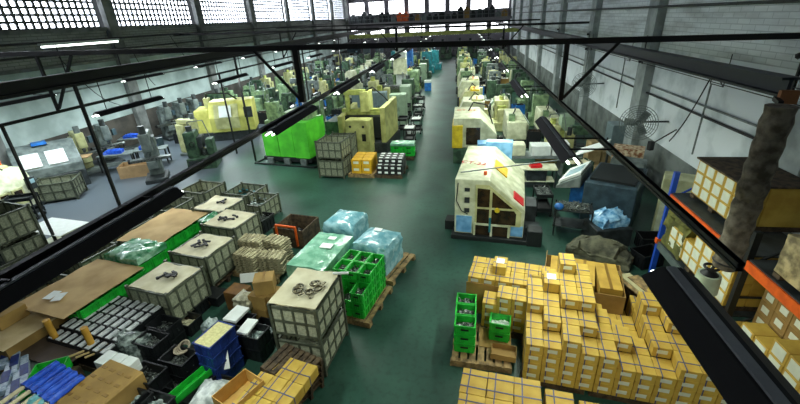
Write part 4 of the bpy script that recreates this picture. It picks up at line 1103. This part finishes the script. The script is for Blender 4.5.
for i, (k, x, y, r, s) in enumerate((('cnc_cream', .45, 23.2, L90, .95), ('cnc_yellow', .4, 26.8, L90, 1), ('cnc_cream', .35, 30.4, L90, 1), ('hob_green', .2, 33.5, L90, 1), ('cnc_cream', .2, 36.5, L90, 1), ('hob_cream', .1, 40, L90, 1), ('cnc_green', .0, 43.5, L90, 1), ('hob_green', -.1, 47, L90, 1), ('cnc_cream', -.1, 50, L90, 1), ('hob_cream', -.2, 53.2, L90, 1), ('hob_dark', -.3, 56.5, L90, 1), ('cnc_green', -.3, 60, L90, 1))):
    M_(k, x, y, r, row, None, s)
rnd = random.Random(11)
def jitter_row(row, x, y0, y1, step, kinds, face, xs=.35):
    y = y0; 
    while y < y1:
        if any(abs(u[0]-x) < 1.9 and abs(u[1]-y) < 2.15 for u in USED): y += .3; continue
        k = rnd.choice(kinds); M_(k, x+rnd.uniform(-xs, xs), y+rnd.uniform(-.15, .15), face+rnd.choice((0, 0, PI))+rnd.uniform(-.1, .1), row, None, rnd.uniform(.8, .98)); y += step
allk = ['mill_grey', 'mill_cream', 'lathe_cream', 'hob_cream', 'hob_green', 'drill_grey', 'mill_green', 'turn_cream', 'hob_dark', 'mill_grey', 'drill_green', 'cnc_grey']
jitter_row('second row right of the aisle', 2.35, 19, 62, 2.15, allk, R90)
jitter_row('wall row on the right', 4.6, 17.5, 62, 2.1, ['mill_cream', 'hob_green', 'hob_dark', 'cab_green', 'mill_green', 'lathe_green', 'hob_cream', 'drill_green', 'turn_cream'], R90)
# --- left rows
M_('turn_green', -8.6, 20.3, L90, '', 'pale green turning machine behind the lime cabinet', 1)
row = 'row left of the aisle'
for i, (k, x, y, r, s) in enumerate((('cab_grey', -5.2, 24.6, 0, 1.15), ('cab_grey', -6.3, 24.6, 0, 1.15), ('cab_green', -3.9, 24.3, 0, 1.1), ('cab_green', -3.9, 27.5, R90, 1.1), ('hob_dark', -4.1, 30.8, R90, 1.0), ('hob_cream', -5.9, 28.5, 0, 1.1), ('cnc_green', -4.4, 35.6, R90, 1), ('hob_dark', -4.4, 38.5, R90, 1), ('cab_green', -4.0, 41, R90, 1.1), ('hob_dark', -4.2, 45.2, R90, 1), ('hob_teal', -4.3, 49.5, R90, 1.25), ('cnc_green', -4.8, 54, R90, 1), ('hob_cream', -4.9, 58, R90, 1))):
    M_(k, x, y, r, row, None, s)
jitter_row('second row left of the aisle', -6.7, 31.5, 62, 2.2, ['hob_green', 'hob_dark', 'mill_grey', 'turn_cream', 'cnc_green', 'mill_green', 'hob_green', 'cnc_grey'], L90)
jitter_row('third row left of the aisle', -9.2, 23.2, 62, 2.15, ['hob_green', 'hob_dark', 'turn_green', 'mill_grey', 'hob_cream', 'mill_green', 'turn_cream', 'lathe_green', 'drill_grey'], L90)
jitter_row('fourth row left of the aisle', -11.9, 24.2, 62, 2.1, ['hob_green', 'mill_green', 'hob_cream', 'turn_cream', 'hob_dark', 'lathe_green', 'drill_green', 'mill_grey'], R90)
jitter_row('fifth row left of the aisle', -14.4, 27.2, 62, 2.1, ['hob_green', 'mill_cream', 'hob_dark', 'lathe_cream', 'turn_green', 'drill_grey', 'mill_grey'], R90)
jitter_row('row along the left wall', -17.4, 26, 62, 1.9, ['mill_grey', 'mill_cream', 'drill_grey', 'hob_green', 'mill_green', 'hob_cream'], R90, .2)
# blue machine far back
t = empty('gear_machine', (-6.4, 44.5, 0)); tag(t, 'tall bright blue machine far back left of the aisle', 'machine')
MB().b6(-.8, .8, -.7, .7, 0, 1.3).build('base', bluep, t, bev=.03); MB().b6(-.5, 1.0, -.6, .6, 1.3, 3.0).build('column', bluep, t, bev=.05); MB().b6(-1.2, -.5, -.5, .5, 2.1, 2.9).build('head', teal, t, bev=.05)
# tall cream column machine left of the aisle
t = empty('boring_machine', (-4.6, 22.0, 0)); t.location = (-5.0, 33.2, 0); tag(t, 'tall white column machine left of the aisle behind the grey cabinets', 'machine')
MB().b6(-.8, .8, -.8, .8, 0, .9).build('base', pgreen, t, bev=.03); MB().b6(-.35, .45, -.5, .4, .9, 4.3).build('column', whitep, t, bev=.04); MB().b6(-.45, .55, -1.1, -.5, 2.0, 3.2).build('head', cream2, t, bev=.05); MB().b6(-.9, .9, -1.3, -.5, .9, 1.15).build('table', steel, t)
t = empty('bin', (-3.15, 36.6, 0)); tag(t, 'small blue bin with a white lid beside the aisle far back', 'bin')
MB().tray(.55, .55, .7, .02).build('bin_body', bluep, t); MB().b6(-.3, .3, -.3, .3, .7, .9).build('lid', white, t, bev=.02)
# teal machine on the aisle far back
M_('hob_teal', -3.6, 52.5, R90, '', 'teal machine right on the aisle edge far back', 1.2)

# --- double-column yellow-green machine
t = empty('planer_machine', (-4.9, 18.9, 0), math.radians(-5)); tag(t, 'big yellow-green double-column machine with a front box left of the aisle', 'machine')
yg_ = mat('olive_yellow_paint', '#bfc07a', .5, 0, '#9a9b5c', 3)
MB().b6(-1.2, 1.3, -.3, 2.4, 0, .5).build('base', dgrey, t)
fb = MB().b6(-.55, .65, -.9, -.2, .1, 1.75).build('front_box', yg_, t, bev=.03)
for x in (-.25, .35): MB().b6(x-.1, x+.1, -.915, -.895, .75, 1.1).build('opening', black, fb, bev=.01)
for x in (-.3, .35): MB().cyl((x, -.92, 1.45), (x, -.9, 1.45), .06, 10).build('round_hole', black, fb)
MB().prism([(-.2, .5), (-.2, 2.2), (2.2, 2.3), (2.2, .5)], 1.0, 1.25).build('side_column', yg_, t, bev=.02)
MB().prism([(-.2, .5), (-.2, 1.75), (2.2, 2.0), (2.2, .5)], -1.2, -.95).build('side_column', yg_, t, bev=.02)
MB().b6(-.95, 1.0, .2, 2.0, .6, 1.7).build('bed', steel_dark, t)
MB().b6(-1.2, 1.25, .5, .8, 1.7, 2.0).build('cross_rail', ygreen, t, bev=.01)
MB().b6(-.1, .35, .2, .9, 1.9, 2.9).build('head', yg_, t, bev=.03)
MB().b6(-.95, .35, .3, .55, 2.7, 2.95).build('arm', ygreen, t, bev=.02)
MB().cyl((-.8, .4, 1.9), (-.8, .4, 2.9), .12, 12).build('column_tube', ygreen, t, smooth=True)
MB().tube([(.2, .3, 2.9), (.6, .2, 3.1), (1.0, .6, 2.6), (1.1, 1, 2.3)], .03, 6).build('hose', black, t, smooth=True)
MB().b6(-1.9, -1.2, -.2, 1.2, 0, 1.5).build('side_cabinet', mgreen, t, bev=.02)

# --- lime cabinet machine
t = empty('lime_enclosure', (-8.0, 17.3, 0), math.radians(-10)); tag(t, 'bright lime green sheet-metal enclosure in the left centre of the hall', 'machine')
MB().b6(-1.35, 1.25, -.45, 1.3, .12, .3).build('base', steel_dark, t)
for k, (x0, x1, h) in enumerate(((-1.3, -.45, 1.55), (-.45, .4, 1.7), (.4, 1.2, 1.75))):
    MB().b6(x0+.01, x1-.01, -.4-.05*(k == 2), 1.2, .3, h+.12*k).build('green_panel', lime, t, bev=.02)
MB().b6(-1.7, 1.6, -.8, -.72, 0, .06).b6(-1.7, -1.62, -.8, 1.3, 0, .06).b6(1.52, 1.6, -.8, 1.3, 0, .06).build('floor_frame', steel_dark, t)
for x in (-1.1, -.2, .7): MB().b6(x, x+.3, -.55, -.4, 0, .28).build('foot', greyp, t)
MB().b6(-.2, 1.0, 0, 1.0, 1.95, 2.35).build('top_unit', pgreen, t, bev=.04)

# --- goods in front of it
for (x, y, z, lab) in ((-5.35, 15.55, 0, 'lower'), (-5.35, 15.55, .8, 'upper')):
    cageP.put((x, y, z), math.radians(-6), 'grey mesh bin of the stack beside the yellow cartons, %s one' % lab, None, (1, 1, .9))
heap(.95, .85, .5, 26, creamsheet, 'white sheets in the upper grey mesh bin beside the yellow cartons', (-5.35, 15.55, .96), 0, 'bits', 'goods')
cageP.put((-5.45, 17.0, 0), 0, 'grey mesh bin behind the bin stack left of the yellow-green machine', None, (1, 1, 1.5))
heap(.95, .85, .6, 26, creamsheet, 'white sheets in the grey mesh bin behind the bin stack', (-5.45, 17.0, .3), 0, 'bits', 'goods')
ycar = Proto(carton_fn(.42, .36, .3, mat('bright_yellow_carton', '#e2b21f', .6, 0, '#c9991a', 4), False, 'front'), 'carton')
pallet(-4.12, 15.85, math.radians(-5), 'wooden pallet under the bright yellow cartons', 1.15, 1.4)
for i in range(2):
    for j in range(3):
        for l in range(2): ycar.put((-4.36+i*.44, 15.45+j*.37, .145+l*.302), math.radians(-5), 'bright yellow carton on the pallet, %s file, %s row, %s layer' % (ORD[i], ORD[j], ORD[l]), 'bright yellow cartons')
blkb = Proto(lambda: blk_fn(), 'box')
def blk_fn():
    t = empty('black_box'); MB().b6(-.13, .13, -.13, .13, 0, .2).build('box_body', kplast, t, bev=.006)
    MB().b6(-.08, .08, -.05, .05, .2, .206).build('white_part', white, t); MB().b6(-.07, .07, -.137, -.13, .06, .14).build('paper_label', white, t); return t
pallet(-2.95, 15.75, math.radians(-5), 'wooden pallet under the black boxes with white tags', 1.15, 1.3, True)
for i in range(4):
    for j in range(4):
        for l in range(3 if j else 2): 
            if l < 1 and j > 1 : continue
            blkb.put((-3.36+i*.275, 15.3+j*.28-.02*i, .145+l*.203), 0, 'black box with white tags, %s column, %s row, %s layer' % (ORD[i], ORD[j], ORD[l]), 'black boxes with white tags')
tag(MB().b6(-.55, .55, -.28, .28, 0, .2).build('packed_goods', kplast, loc=(-2.95, 16.03, .145), bev=.01), 'dark goods under the rear black boxes with white tags', 'goods')
pallet(-2.75, 17.9, 0, 'wooden pallet under the green crates with a pale cover', 1.1, 1.0, True)
for i in range(2):
    for l in range(2): PRG = gcr2.put((-3.03+i*.57, 17.75, .145+l*.246), 0, 'dark green crate under the pale cover, %s, %s layer' % (['left', 'right'][i], ORD[l]))
wrapped('film_cover', (-2.75, 17.8, .66), 1.1, .6, .1, tealfilm, 'pale green cover over the dark green crates left of the aisle', 0, 'plastic film', .03, .05, seed=41)
for k, (x, y) in enumerate(((-2.75, 20.3), (-2.6, 22.3), (-2.9, 26.0), (-3.0, 28.6))):
    M_('cart_dark', x, y, R90, '', 'dark steel parts cart along the left aisle edge, %s from the camera' % ORD[k], 1)
    heap(.8, .5, .14, 26, [white, white, parts_m, kplast][k], 'parts on the top shelf of the aisle cart, %s from the camera' % ORD[k], (x, y, .77), R90, 'bits')
    if k: M_('cart_dark', x-.8, y+.1, R90, '', 'dark steel parts cart one place in from the aisle, %s from the camera' % ORD[k], 1)

# --- far-left rows
M_('turn_yellow', -13.7, 21.6, math.radians(20), '', 'big yellow turning machine with a white paper on its door', 1.45)
t = empty('cnc_lathe', (-17.3, 13.6, 0), math.radians(52)); tag(t, 'pale grey slanted machine with two bright panels near the left edge', 'machine')
MB().b6(-1.1, 1.1, -.6, .7, 0, .7).build('base', dgrey, t, bev=.02)
MB().prism([(-.6, .7), (-.65, 1.1), (.3, 1.9), (.7, 1.9), (.7, .7)], -1.1, 1.1).build('enclosure', greyp, t, bev=.03)
for x in (-.5, .35): MB().prism([(-.62, 1.16), (-.08, 1.62), (-.1, 1.66), (-.64, 1.2)], x-.35, x+.3).build('bright_panel', white, t)
MB().b6(-.3, .2, .1, .5, 1.9, 2.0).build('blue_pad', bluep, t)
ob = W(33, 205); tag(MB().tray(.7, .5, .75, .03).build('orange_bin', mat('orange_bin', '#c98a2a', .6, 0, '#96641e', 6), loc=(ob.x-.35, ob.y+.15, 0), rz=.3), 'orange-brown metal bin beside the slanted grey machine', 'bin')
q = W(60, 192); q.y -= .95; q.x += .5; cageP.put((q.x+.2, q.y+.4, 0), math.radians(28), 'pale mesh bin holding castings below the slanted grey machine', None, (1.3, 1.0, .9)); heap(1.1, .85, .3, 40, rust, 'brown castings in the pale mesh bin', (q.x+.2, q.y+.4, .15), .5, 'bits')
tag(MB().b6(-.5, .5, -.3, .3, 0, .03).build('tray_board', mat('tan_tray', '#a98a62', .6), loc=(-16.6, 14.3, 1.15), rz=.5), 'tan board sticking out below the bright panels of the slanted machine', 'board')
tag(MB().cyl((0, 0, 0), (0, 0, 1.13), .12, 10).build('pedestal', cream, loc=(-16.6, 14.3, 0)), 'cream pedestal under the tan board', 'stand')
for i in range(5):
    M_('mill_cream' if i in (0,) else 'mill_grey', -17.7+.1*i, [15.6, 16.9, 21.3, 22.5, 23.7][i], math.radians(60), '', 'milling machine in the close row along the left wall, %s from the camera' % ORD[i], 1)
for i, (x, y) in enumerate(tuple((W(px, py, .8).x, W(px, py, .8).y) for px, py in ((116, 153), (134, 137), (150, 148)))):
    PR['bench'][0].put((x, y, 0), math.radians(25), 'steel table with blue bags before the left milling machines, %s' % ['nearest', 'middle', 'right'][i])
    wrapped('blue_bag', (x-.1, y, .79), .75, .4, .14, bluefilm, 'blue plastic bag on the %s steel table by the left milling machines' % ['nearest', 'middle', 'right'][i], .4, 'bag', .06, .08, seed=50+i)
q = W(136, 176); t = empty('parts_crate', (q.x, q.y+.2, 0), math.radians(25)); tag(t, 'tan open crate with blue bags on the grey-blue left floor', 'crate'); MB().tray(1.3, .8, .55, .03).build('crate_body', mat('tan_tray', '#a98a62', .6), t)
M_('mill_grey', -13.4, 14.8, math.radians(35), '', 'grey milling machine standing on the grey-blue left floor', 1.1)
M_('hob_dark', -12.2, 16.6, math.radians(20), '', 'dark green machine behind the grey mill on the left floor', .9)
M_('mill_cream', -14.0, 18.3, R90, '', 'cream milling machine just before the yellow turning machine', .95)
M_('cnc_cream', -16.9, 11.2, R90, '', 'cream enclosed machine at the left edge of the photo', .9)
M_('cart_dark', -15.6, 10.8, .4, '', 'dark parts cart near the left edge of the photo', 1)
M_('mill_cream', -18, 10.0, R90, '', 'cream milling machine farthest left', 1)
# white table and mesh bins below it
q = W(56, 228, .75); M_('bench_cream', q.x, q.y, math.radians(-8), '', 'white-topped table behind the left lamp rail', 1)
wtop = tag(MB().b6(-.8, .8, -.45, .45, 0, .01).build('paper_cover', white, loc=(q.x, q.y, .795), rz=math.radians(-8)), 'white paper cover on the table behind the left lamp rail', 'cover')
for i, (px, py, z) in enumerate(((8, 238, 0), (8, 238, .88), (24, 264, 0))):
    q = W(px, py, .9); cageP.put((q.x, q.y, z), YL, 'pale mesh bin at the left edge behind the lamp rail, %s' % ['lower back one', 'upper back one', 'right front one', 'left front one'][i])

# --- right side beyond the rack
t = empty('control_machine', (4.35, 12.2, 0), math.radians(-28)); tag(t, 'dark blue-grey machine with a tilted control screen right of the large white lathe', 'machine')
MB().b6(-.4, 1.0, -.8, 1.2, 0, 1.35).build('cabinet_body', bgrey, t, bev=.03)
MB().b6(-.1, .9, 1.2, 1.7, 0, 1.5).build('rear_cabinet', greyp, t, bev=.03)
MB().prism([(-.5, 1.1), (-1.2, .95), (-1.2, 1.05), (-.5, 1.5)], -.8, .6, 'Y').build('console', greyp, t, bev=.02)
c_ = MB().prism([(-.55, 1.5), (-1.15, 1.12), (-1.15, 1.2), (-.55, 1.58)], -.75, .5, 'Y').build('screen_panel', whitep, t)
MB().prism([(-.62, 1.545), (-1.05, 1.27), (-1.05, 1.285), (-.62, 1.56)], -.55, .1, 'Y').build('screen', screenm, c_)
MB().prism([(-.25, 2.0), (-1.15, 1.55), (-1.15, 1.6), (-.25, 2.05)], .75, 1.6, 'Y').build('white_cover', white, t)
MB().b6(-.9, -.4, -.2, .9, 0, 1.0).build('front_unit', bluep, t, bev=.02)
MB().b6(-.3, .9, -.6, .9, 1.35, 1.42).build('top_plate', steel_dark, t)
q = W(610, 212, .9); wrapped('blue_white_bag', (q.x, q.y, .56), .75, .6, .26, mat('pale_blue_bag', '#a6d3ee', .25, 0, '#4f8fc0', 7, .8), 'crumpled pale blue plastic bag right of the aisle machines', .3, 'bag', .1, .14, seed=61)
tag(MB().b6(-.5, .5, -.4, .4, 0, .555).build('case', dgrey, loc=(q.x, q.y, 0), rz=.2, bev=.02), 'dark case under the pale blue bag', 'case')
q = W(600, 243, .4); wrapped('tarpaulin', (q.x, q.y-.1, .0), 1.5, .6, .3, tarpm, 'grey-olive tarpaulin heap behind the open carton tray', math.radians(-30), 'tarpaulin', .12, .3, seed=62)
q = W(572, 240, .0); q.y -= .45; q.x -= .15; t = empty('parts_rack', (q.x+.2, q.y+.9, 0), -.2); tag(t, 'dark low parts rack with small bright tools behind the carton tray', 'rack')
for z in (.3, .8): MB().b6(-.5, .5, -.3, .3, z, z+.03).build('shelf', dgrey, t)
for sx in (-1, 1):
    for sy in (-1, 1): MB().b6(sx*.48-.02, sx*.48+.02, sy*.28-.02, sy*.28+.02, 0, .9).build('leg', steel_dark, t)
heap(.8, .5, .14, 30, parts_m, 'bright small tools on the dark low parts rack', (q.x+.2, q.y+.9, .832), -.2, 'rods')
tag(MB().ball((0, 0, .1), .13, (1, 1, .8)).build('blue_bag', bluep, loc=(q.x-.25, q.y+.75, .82), smooth=True), 'small bright blue bag on the dark parts rack', 'bag')
t = empty('cabinet', (6.15, 13.1, 0), math.radians(-25)); t.location = (6.05, 11.15, 0); tag(t, 'beige-green cabinet with a pale door against the right wall', 'cabinet')
MB().b6(-.5, .5, -.35, .35, 0, 1.7).build('cabinet_body', mat('beige_green', '#c4c79c', .5, 0, '#a5a981', 3), t, bev=.015)
d_ = MB().b6(-.44, .44, -.37, -.35, .1, 1.2).build('door', mat('pale_door', '#d3dcc0', .5), t); MB().b6(.3, .34, -.4, -.37, .6, .8).build('handle', kplast, d_)
tag(MB().b6(-.5, .5, -.3, .3, 0, .45).build('framed_box', mat('red_brown_box', '#8a5636', .7, 0, '#d9c9a8', 9), loc=(5.95, 14.9, .955), rz=-.4), 'small red-brown patterned box against the right wall', 'box')
M_('bench', 5.95, 15.0, R90, '', 'grey steel table by the right wall behind the beige-green cabinet', 1.2)
# desk with a red tray, pale boxes behind the large white lathe
M_('bench_cream', 2.75, 14.6, 0, '', 'cream work table with a red tray right of the large white lathe', .95)
tag(MB().tray(.42, .3, .1, .012).build('tray', red, loc=(2.7, 14.55, .76), rz=.1), 'small red tray on the cream work table', 'tray')
tag(MB().b6(-.35, .35, -.25, .25, 0, .68).build('motor_box', dgrey, loc=(2.75, 14.6, .0), bev=.02), 'dark box under the cream work table', 'box')
for k, (px, py, m, w, h) in enumerate(((490, 148, lblue, .9, .5), (521, 148, mat('white_cream_case', '#d5d8b8', .5), .5, .45), (545, 148, whitep, .8, .4), (562, 146, white, .7, .5))):
    q = W(px, py, 1.3); tag(MB().b6(-w/2, w/2, -.3, .3, 0, h).build('storage_case', m, loc=(q.x, 15.9, .822), bev=.02), '%s case on the long bench behind the large white lathe' % ['pale blue', 'cream', 'wide white', 'rightmost white'][k], 'case')
q = Vector((2.1, 15.35, 0)); tag(MB().b6(-1.9, 1.9, -.4, .4, .74, .82).b6(-1.85, -1.75, -.35, .35, 0, .74).b6(1.75, 1.85, -.35, .35, 0, .74).build('long_bench', greyp, loc=(q.x, q.y+.55, 0)), 'long grey bench behind the large white lathe', 'bench')
# round wall fans and wall items
def fan(y, z, lab):
    t = empty('wall_fan', (XR-.95, y, z), math.radians(58)); tag(t, lab, 'fan')
    R = Matrix.Rotation(PI/2, 4, 'Y')
    b = MB()
    for r in (.1, .17, .24, .31, .38, .45, .52, .6): b.ring((0, 0, 0), r, .011, 28, 4, R)
    for i in range(20): b.bar((0, 0, 0), (0, .6*math.cos(i*PI/10), .6*math.sin(i*PI/10)), .01)
    b.build('guard', greyp, t)
    MB().cyl((.02, 0, 0), (.25, 0, 0), .1, 12).build('motor', dgrey, t, smooth=True)
    for i in range(3):
        a = i*2*PI/3; MB().box((.03, .28*math.cos(a), .28*math.sin(a)), (.01, .36, .24), Matrix.Rotation(a, 4, 'X')).build('blade', greyp, t)
    MB().bar((.2, 0, 0), (.5, -.85, .05), .05).build('arm', dgrey, t)
fan(14.8, 2.3, 'round grey wall fan on the right wall, nearest the camera'); fan(22, 2.5, 'round grey wall fan on the right wall, farther back')
def pipe(pts, r, m, label, cat='pipe', name='wall_pipe'): return tag(MB().tube(pts, r, 8).build(name, m, smooth=True), label, cat)
q0 = QX = None
pipe([(XR-.1, 3, 3.0), (XR-.1, 60, 3.0)], .035, black, 'black pipe running along the right wall at mid height')
pipe([(XR-.08, 3, 3.28), (XR-.08, 60, 3.28)], .03, greyp, 'grey pipe just above the black one on the right wall')
pipe([(XR-.36, 3, 5.95), (XR-.36, 60, 5.95)], .04, dgrey, 'dark conduit high on the right wall')
pipe([(XR-.36, 4, 4.35), (XR-.36, 40, 4.35)], .012, black, 'upper thin wire along the right wall')
pipe([(XR-.36, 4, 4.05), (XR-.36, 40, 4.05)], .012, black, 'lower thin wire along the right wall')
for k, y in enumerate((8.2, 12.0, 18.5, 24)):
    t = empty('wire_bracket', (XR-.36, y, 4.0)); tag(t, 'small dark wire bracket frame on the right wall, %s from the camera' % ORD[k], 'bracket')
    MB().bar((0, -.3, 0), (0, .3, 0), .02).bar((0, -.3, 0), (0, -.3, .4), .02).bar((0, .3, 0), (0, .3, .4), .02).bar((0, -.3, 0), (0, .3, .38), .02).bar((0, -.3, .39), (0, .3, .39), .02).build('frame', black, t)
    MB().bar((0, -.3, .4), (0, -.3, .8), .015).bar((.0, -.3, .1), (.34, -.3, .1), .02).build('tie', black, t)
    MB().cyl((0, .25, -2.0), (0, .25, 0), .025, 8).build('drop_conduit', greyp, t)
for k, (y, z) in enumerate(((9.5, 4.6), (17.1, 4.5), (24.6, 4.4), (32.4, 4.4))):
    t = empty('insulator_bracket', (XR-.36, y, z)); tag(t, 'black insulator bracket on the right wall pillar, %s from the camera' % ORD[k], 'bracket')
    MB().bar((.06, 0, -.5), (.06, 0, .5), .05).build('plate', black, t)
    for dz in (-.4, -.1, .35): MB().ball((-.04, 0, dz), .07, (1, 1, 1), 1).build('insulator', black, t)
t = empty('wall_lamp', (XR-.7, 14.1, 1.75)); tag(t, 'small black work lamp on an arm beside the nearest wall fan', 'lamp')
MB().bar((0, 0, 0), (.68, 0, .5), .03).build('arm', black, t); MB().box((0, 0, -.05), (.16, .14, .3), .4).build('lamp_head', black, t)
# left wall pipes and tube
pipe([(XL+.45, 5, 5.75), (XL+.45, 60, 5.75)], .05, black, 'black pipe under the lattice windows on the left wall')
pipe([(XL+.4, 5, 5.2), (XL+.4, 60, 5.2)], .05, black, 'lower black pipe along the left wall')
pipe([(XL+.2, 5, 3.55), (XL+.2, 60, 3.55)], .04, greyp, 'grey pipe along the pale part of the left wall')
t = empty('bare_tube_lamp', (-10.0, 8.8, 5.8)); tag(t, 'bare lit fluorescent tube high on the left above the black girder', 'lamp')
MB().b6(-.05, .05, 0, 2.4, 0, .05).build('batten', whitep, t)
MB().cyl((0, .03, -.03), (0, 2.37, -.03), .022, 8).build('lamp_tube', tubem, t)
MB().bar((0, .4, -.67), (0, .4, 0), .02).bar((0, 2.2, -.67), (0, 2.2, 0), .02).build('hanger', black, t)
# far clutter: yellow overhead beam, gallery goods
tag(MB().b6(-9.5, 4.2, -.12, .12, 0, .3).build('crane_bridge', ygreen, loc=(0, 35, 4.62)), 'yellow-green overhead bridge beam crossing far back under the girders', 'beam')
rnd = random.Random(5)
for i in range(26):
    x = XL+1.2+i*.95; h = rnd.uniform(.4, 1.5); m = rnd.choice([dgrey, kplast, cardd, greyp, steel_dark, dgrey])
    if 7 < i < 10: m, h = orange, 1.1
    tag(MB().b6(-.42, .42, -.4, .4, 0, h).b6(-.2, .25, -.3, .3, h, h+.25).build('stored_goods', m, loc=(x, YF-1.2, 5.55), bev=.02), 'goods stored on the far gallery, %s from the left' % (ORD[i] if i < 20 else ORD[i-20] + ' after the twentieth'), 'goods')
for i in range(12):
    x = XL+1.5+i*2.1
    M_(rnd.choice(['hob_dark', 'cab_grey', 'mill_grey', 'cnc_grey']), x, 66.2, 0, 'last row under the far gallery', None, 1.3)
# low dark goods standing between the machines
def lowbin_fn(m, c):
    def f():
        t = empty('parts_bin'); MB().tray(.7, .5, .45, .02).build('bin_body', m, t)
        b = MB(); r = random.Random(4)
        for i in range(14): b.box((r.uniform(-.28, .28), r.uniform(-.18, .18), .38+r.uniform(0, .08)), (.12, .08, .06), r.uniform(0, 3))
        b.b6(-.33, .33, -.23, .23, .02, .36); b.build('contents', c, t); return t
    return f
LB = [(Proto(lowbin_fn(kplast, parts_m), 'bin'), 'black bin of steel parts'), (Proto(lowbin_fn(steel_dark, creamsheet), 'bin'), 'dark bin of pale castings'), (Proto(lowbin_fn(bluep, kplast), 'bin'), 'blue bin of dark parts'), (Proto(lowbin_fn(cardd, white), 'bin'), 'brown bin of white parts'), (Proto(lowbin_fn(kplast, rust), 'bin'), 'black bin of rusty parts')]
rnd = random.Random(23); lanes = {'second lane right of the aisle': (1.45, 17, 60), 'lane beside the right wall row': (3.5, 15.5, 60), 'first lane left of the aisle': (-5.6, 26, 60), 'second lane left of the aisle': (-7.9, 23.5, 60), 'third lane left of the aisle': (-10.6, 22.5, 60), 'fourth lane left of the aisle': (-13.2, 25, 60), 'lane before the left wall row': (-15.9, 20.5, 60)}
for ln, (x, y0, y1) in lanes.items():
    c2 = [0]*5; y = y0
    while y < y1:
        i = rnd.choice((0, 0, 1, 2, 3, 4, 4)); P, nm = LB[i]
        if c2[i] < 19 and not any(abs(u[0]-x) < .95 and abs(u[1]-y) < 1.0 for u in USED):
            s_ = rnd.uniform(.8, 1.2)
            P.put((x+rnd.uniform(-.25, .25), y, 0), rnd.uniform(-.3, .3), '%s, %s such in the %s' % (nm, ORD[c2[i]], ln), None, (s_, s_, rnd.uniform(.9, 1.9))); c2[i] += 1
        y += rnd.uniform(.9, 2.0)
# cables drooping on the walls
for k, (xw, y0, y1, z0, z1, sg) in enumerate(((XL+.45, 17, 19.5, 5.1, 2.4, .5), (XL+.45, 21.5, 22.5, 5.1, 3.0, .3), (XL+.45, 25, 28, 5.7, 3.5, .8), (XR-.4, 12.3, 13.6, 4.1, 2.0, .2))):
    pts = [(xw, y0+(y1-y0)*q/8, z0+(z1-z0)*q/8-sg*math.sin(PI*q/8)) for q in range(9)]
    pipe(pts, .018, black, 'thin black cable drooping down the %s wall, %s from the camera' % (('left', ORD[k]) if k < 3 else ('right', 'first')), 'cable', 'wall_cable')
# goods crowding the floor between the long bench and the right wall
tanc = Proto(carton_fn(.5, .45, .4, mat('tan_carton', '#a8946a', .75, 0, '#8a7852', 3), False, None, tp=True), 'carton')
for i, (x, y, z, w_) in enumerate(((5.2, 16.4, 0, 'bottom left'), (5.75, 16.4, 0, 'bottom right'), (5.2, 16.4, .402, 'middle left'), (5.75, 16.42, .402, 'middle right'), (5.25, 16.4, .804, 'top left'), (5.3, 15.6, 0, 'single one in front'))):
    tanc.put((x, y, z), .05*i, 'tan carton in the pile by the nearest wall fan, %s' % w_)
M_('hob_cream', 4.15, 17.6, 0, '', 'cream gear machine behind the long bench, nearest the right lamp rail', .85)
M_('cart_dark', 2.6, 12.3, R90, '', 'dark parts cart between the large white lathe and the low parts rack', .9)
heap(.7, .42, .12, 24, parts_m, 'bright parts on the dark cart right of the large white lathe', (2.6, 12.3, .69), R90, 'rods')
M_('cart_green', 4.3, 14.9, .3, '', 'green steel parts cart right of the red-tray table', 1)
heap(.8, .5, .14, 24, creamsheet, 'pale parts on the green cart right of the red-tray table', (4.3, 14.9, .77), .3, 'bits')
M_('cab_grey', 6.5, 17.9, L90, '', 'grey two-door cabinet against the right wall behind the tan cartons', .9)
for k, (x, y) in enumerate(((5.1, 10.2), (6.2, 9.9), (4.7, 9.4))):
    kcr.put((x, y, 0), .2*k, 'black open bin on the floor before the rack, %s' % ['middle one', 'nearest the wall', 'nearest the tarpaulin'][k], None, (1.2, 1.2, 1.3))
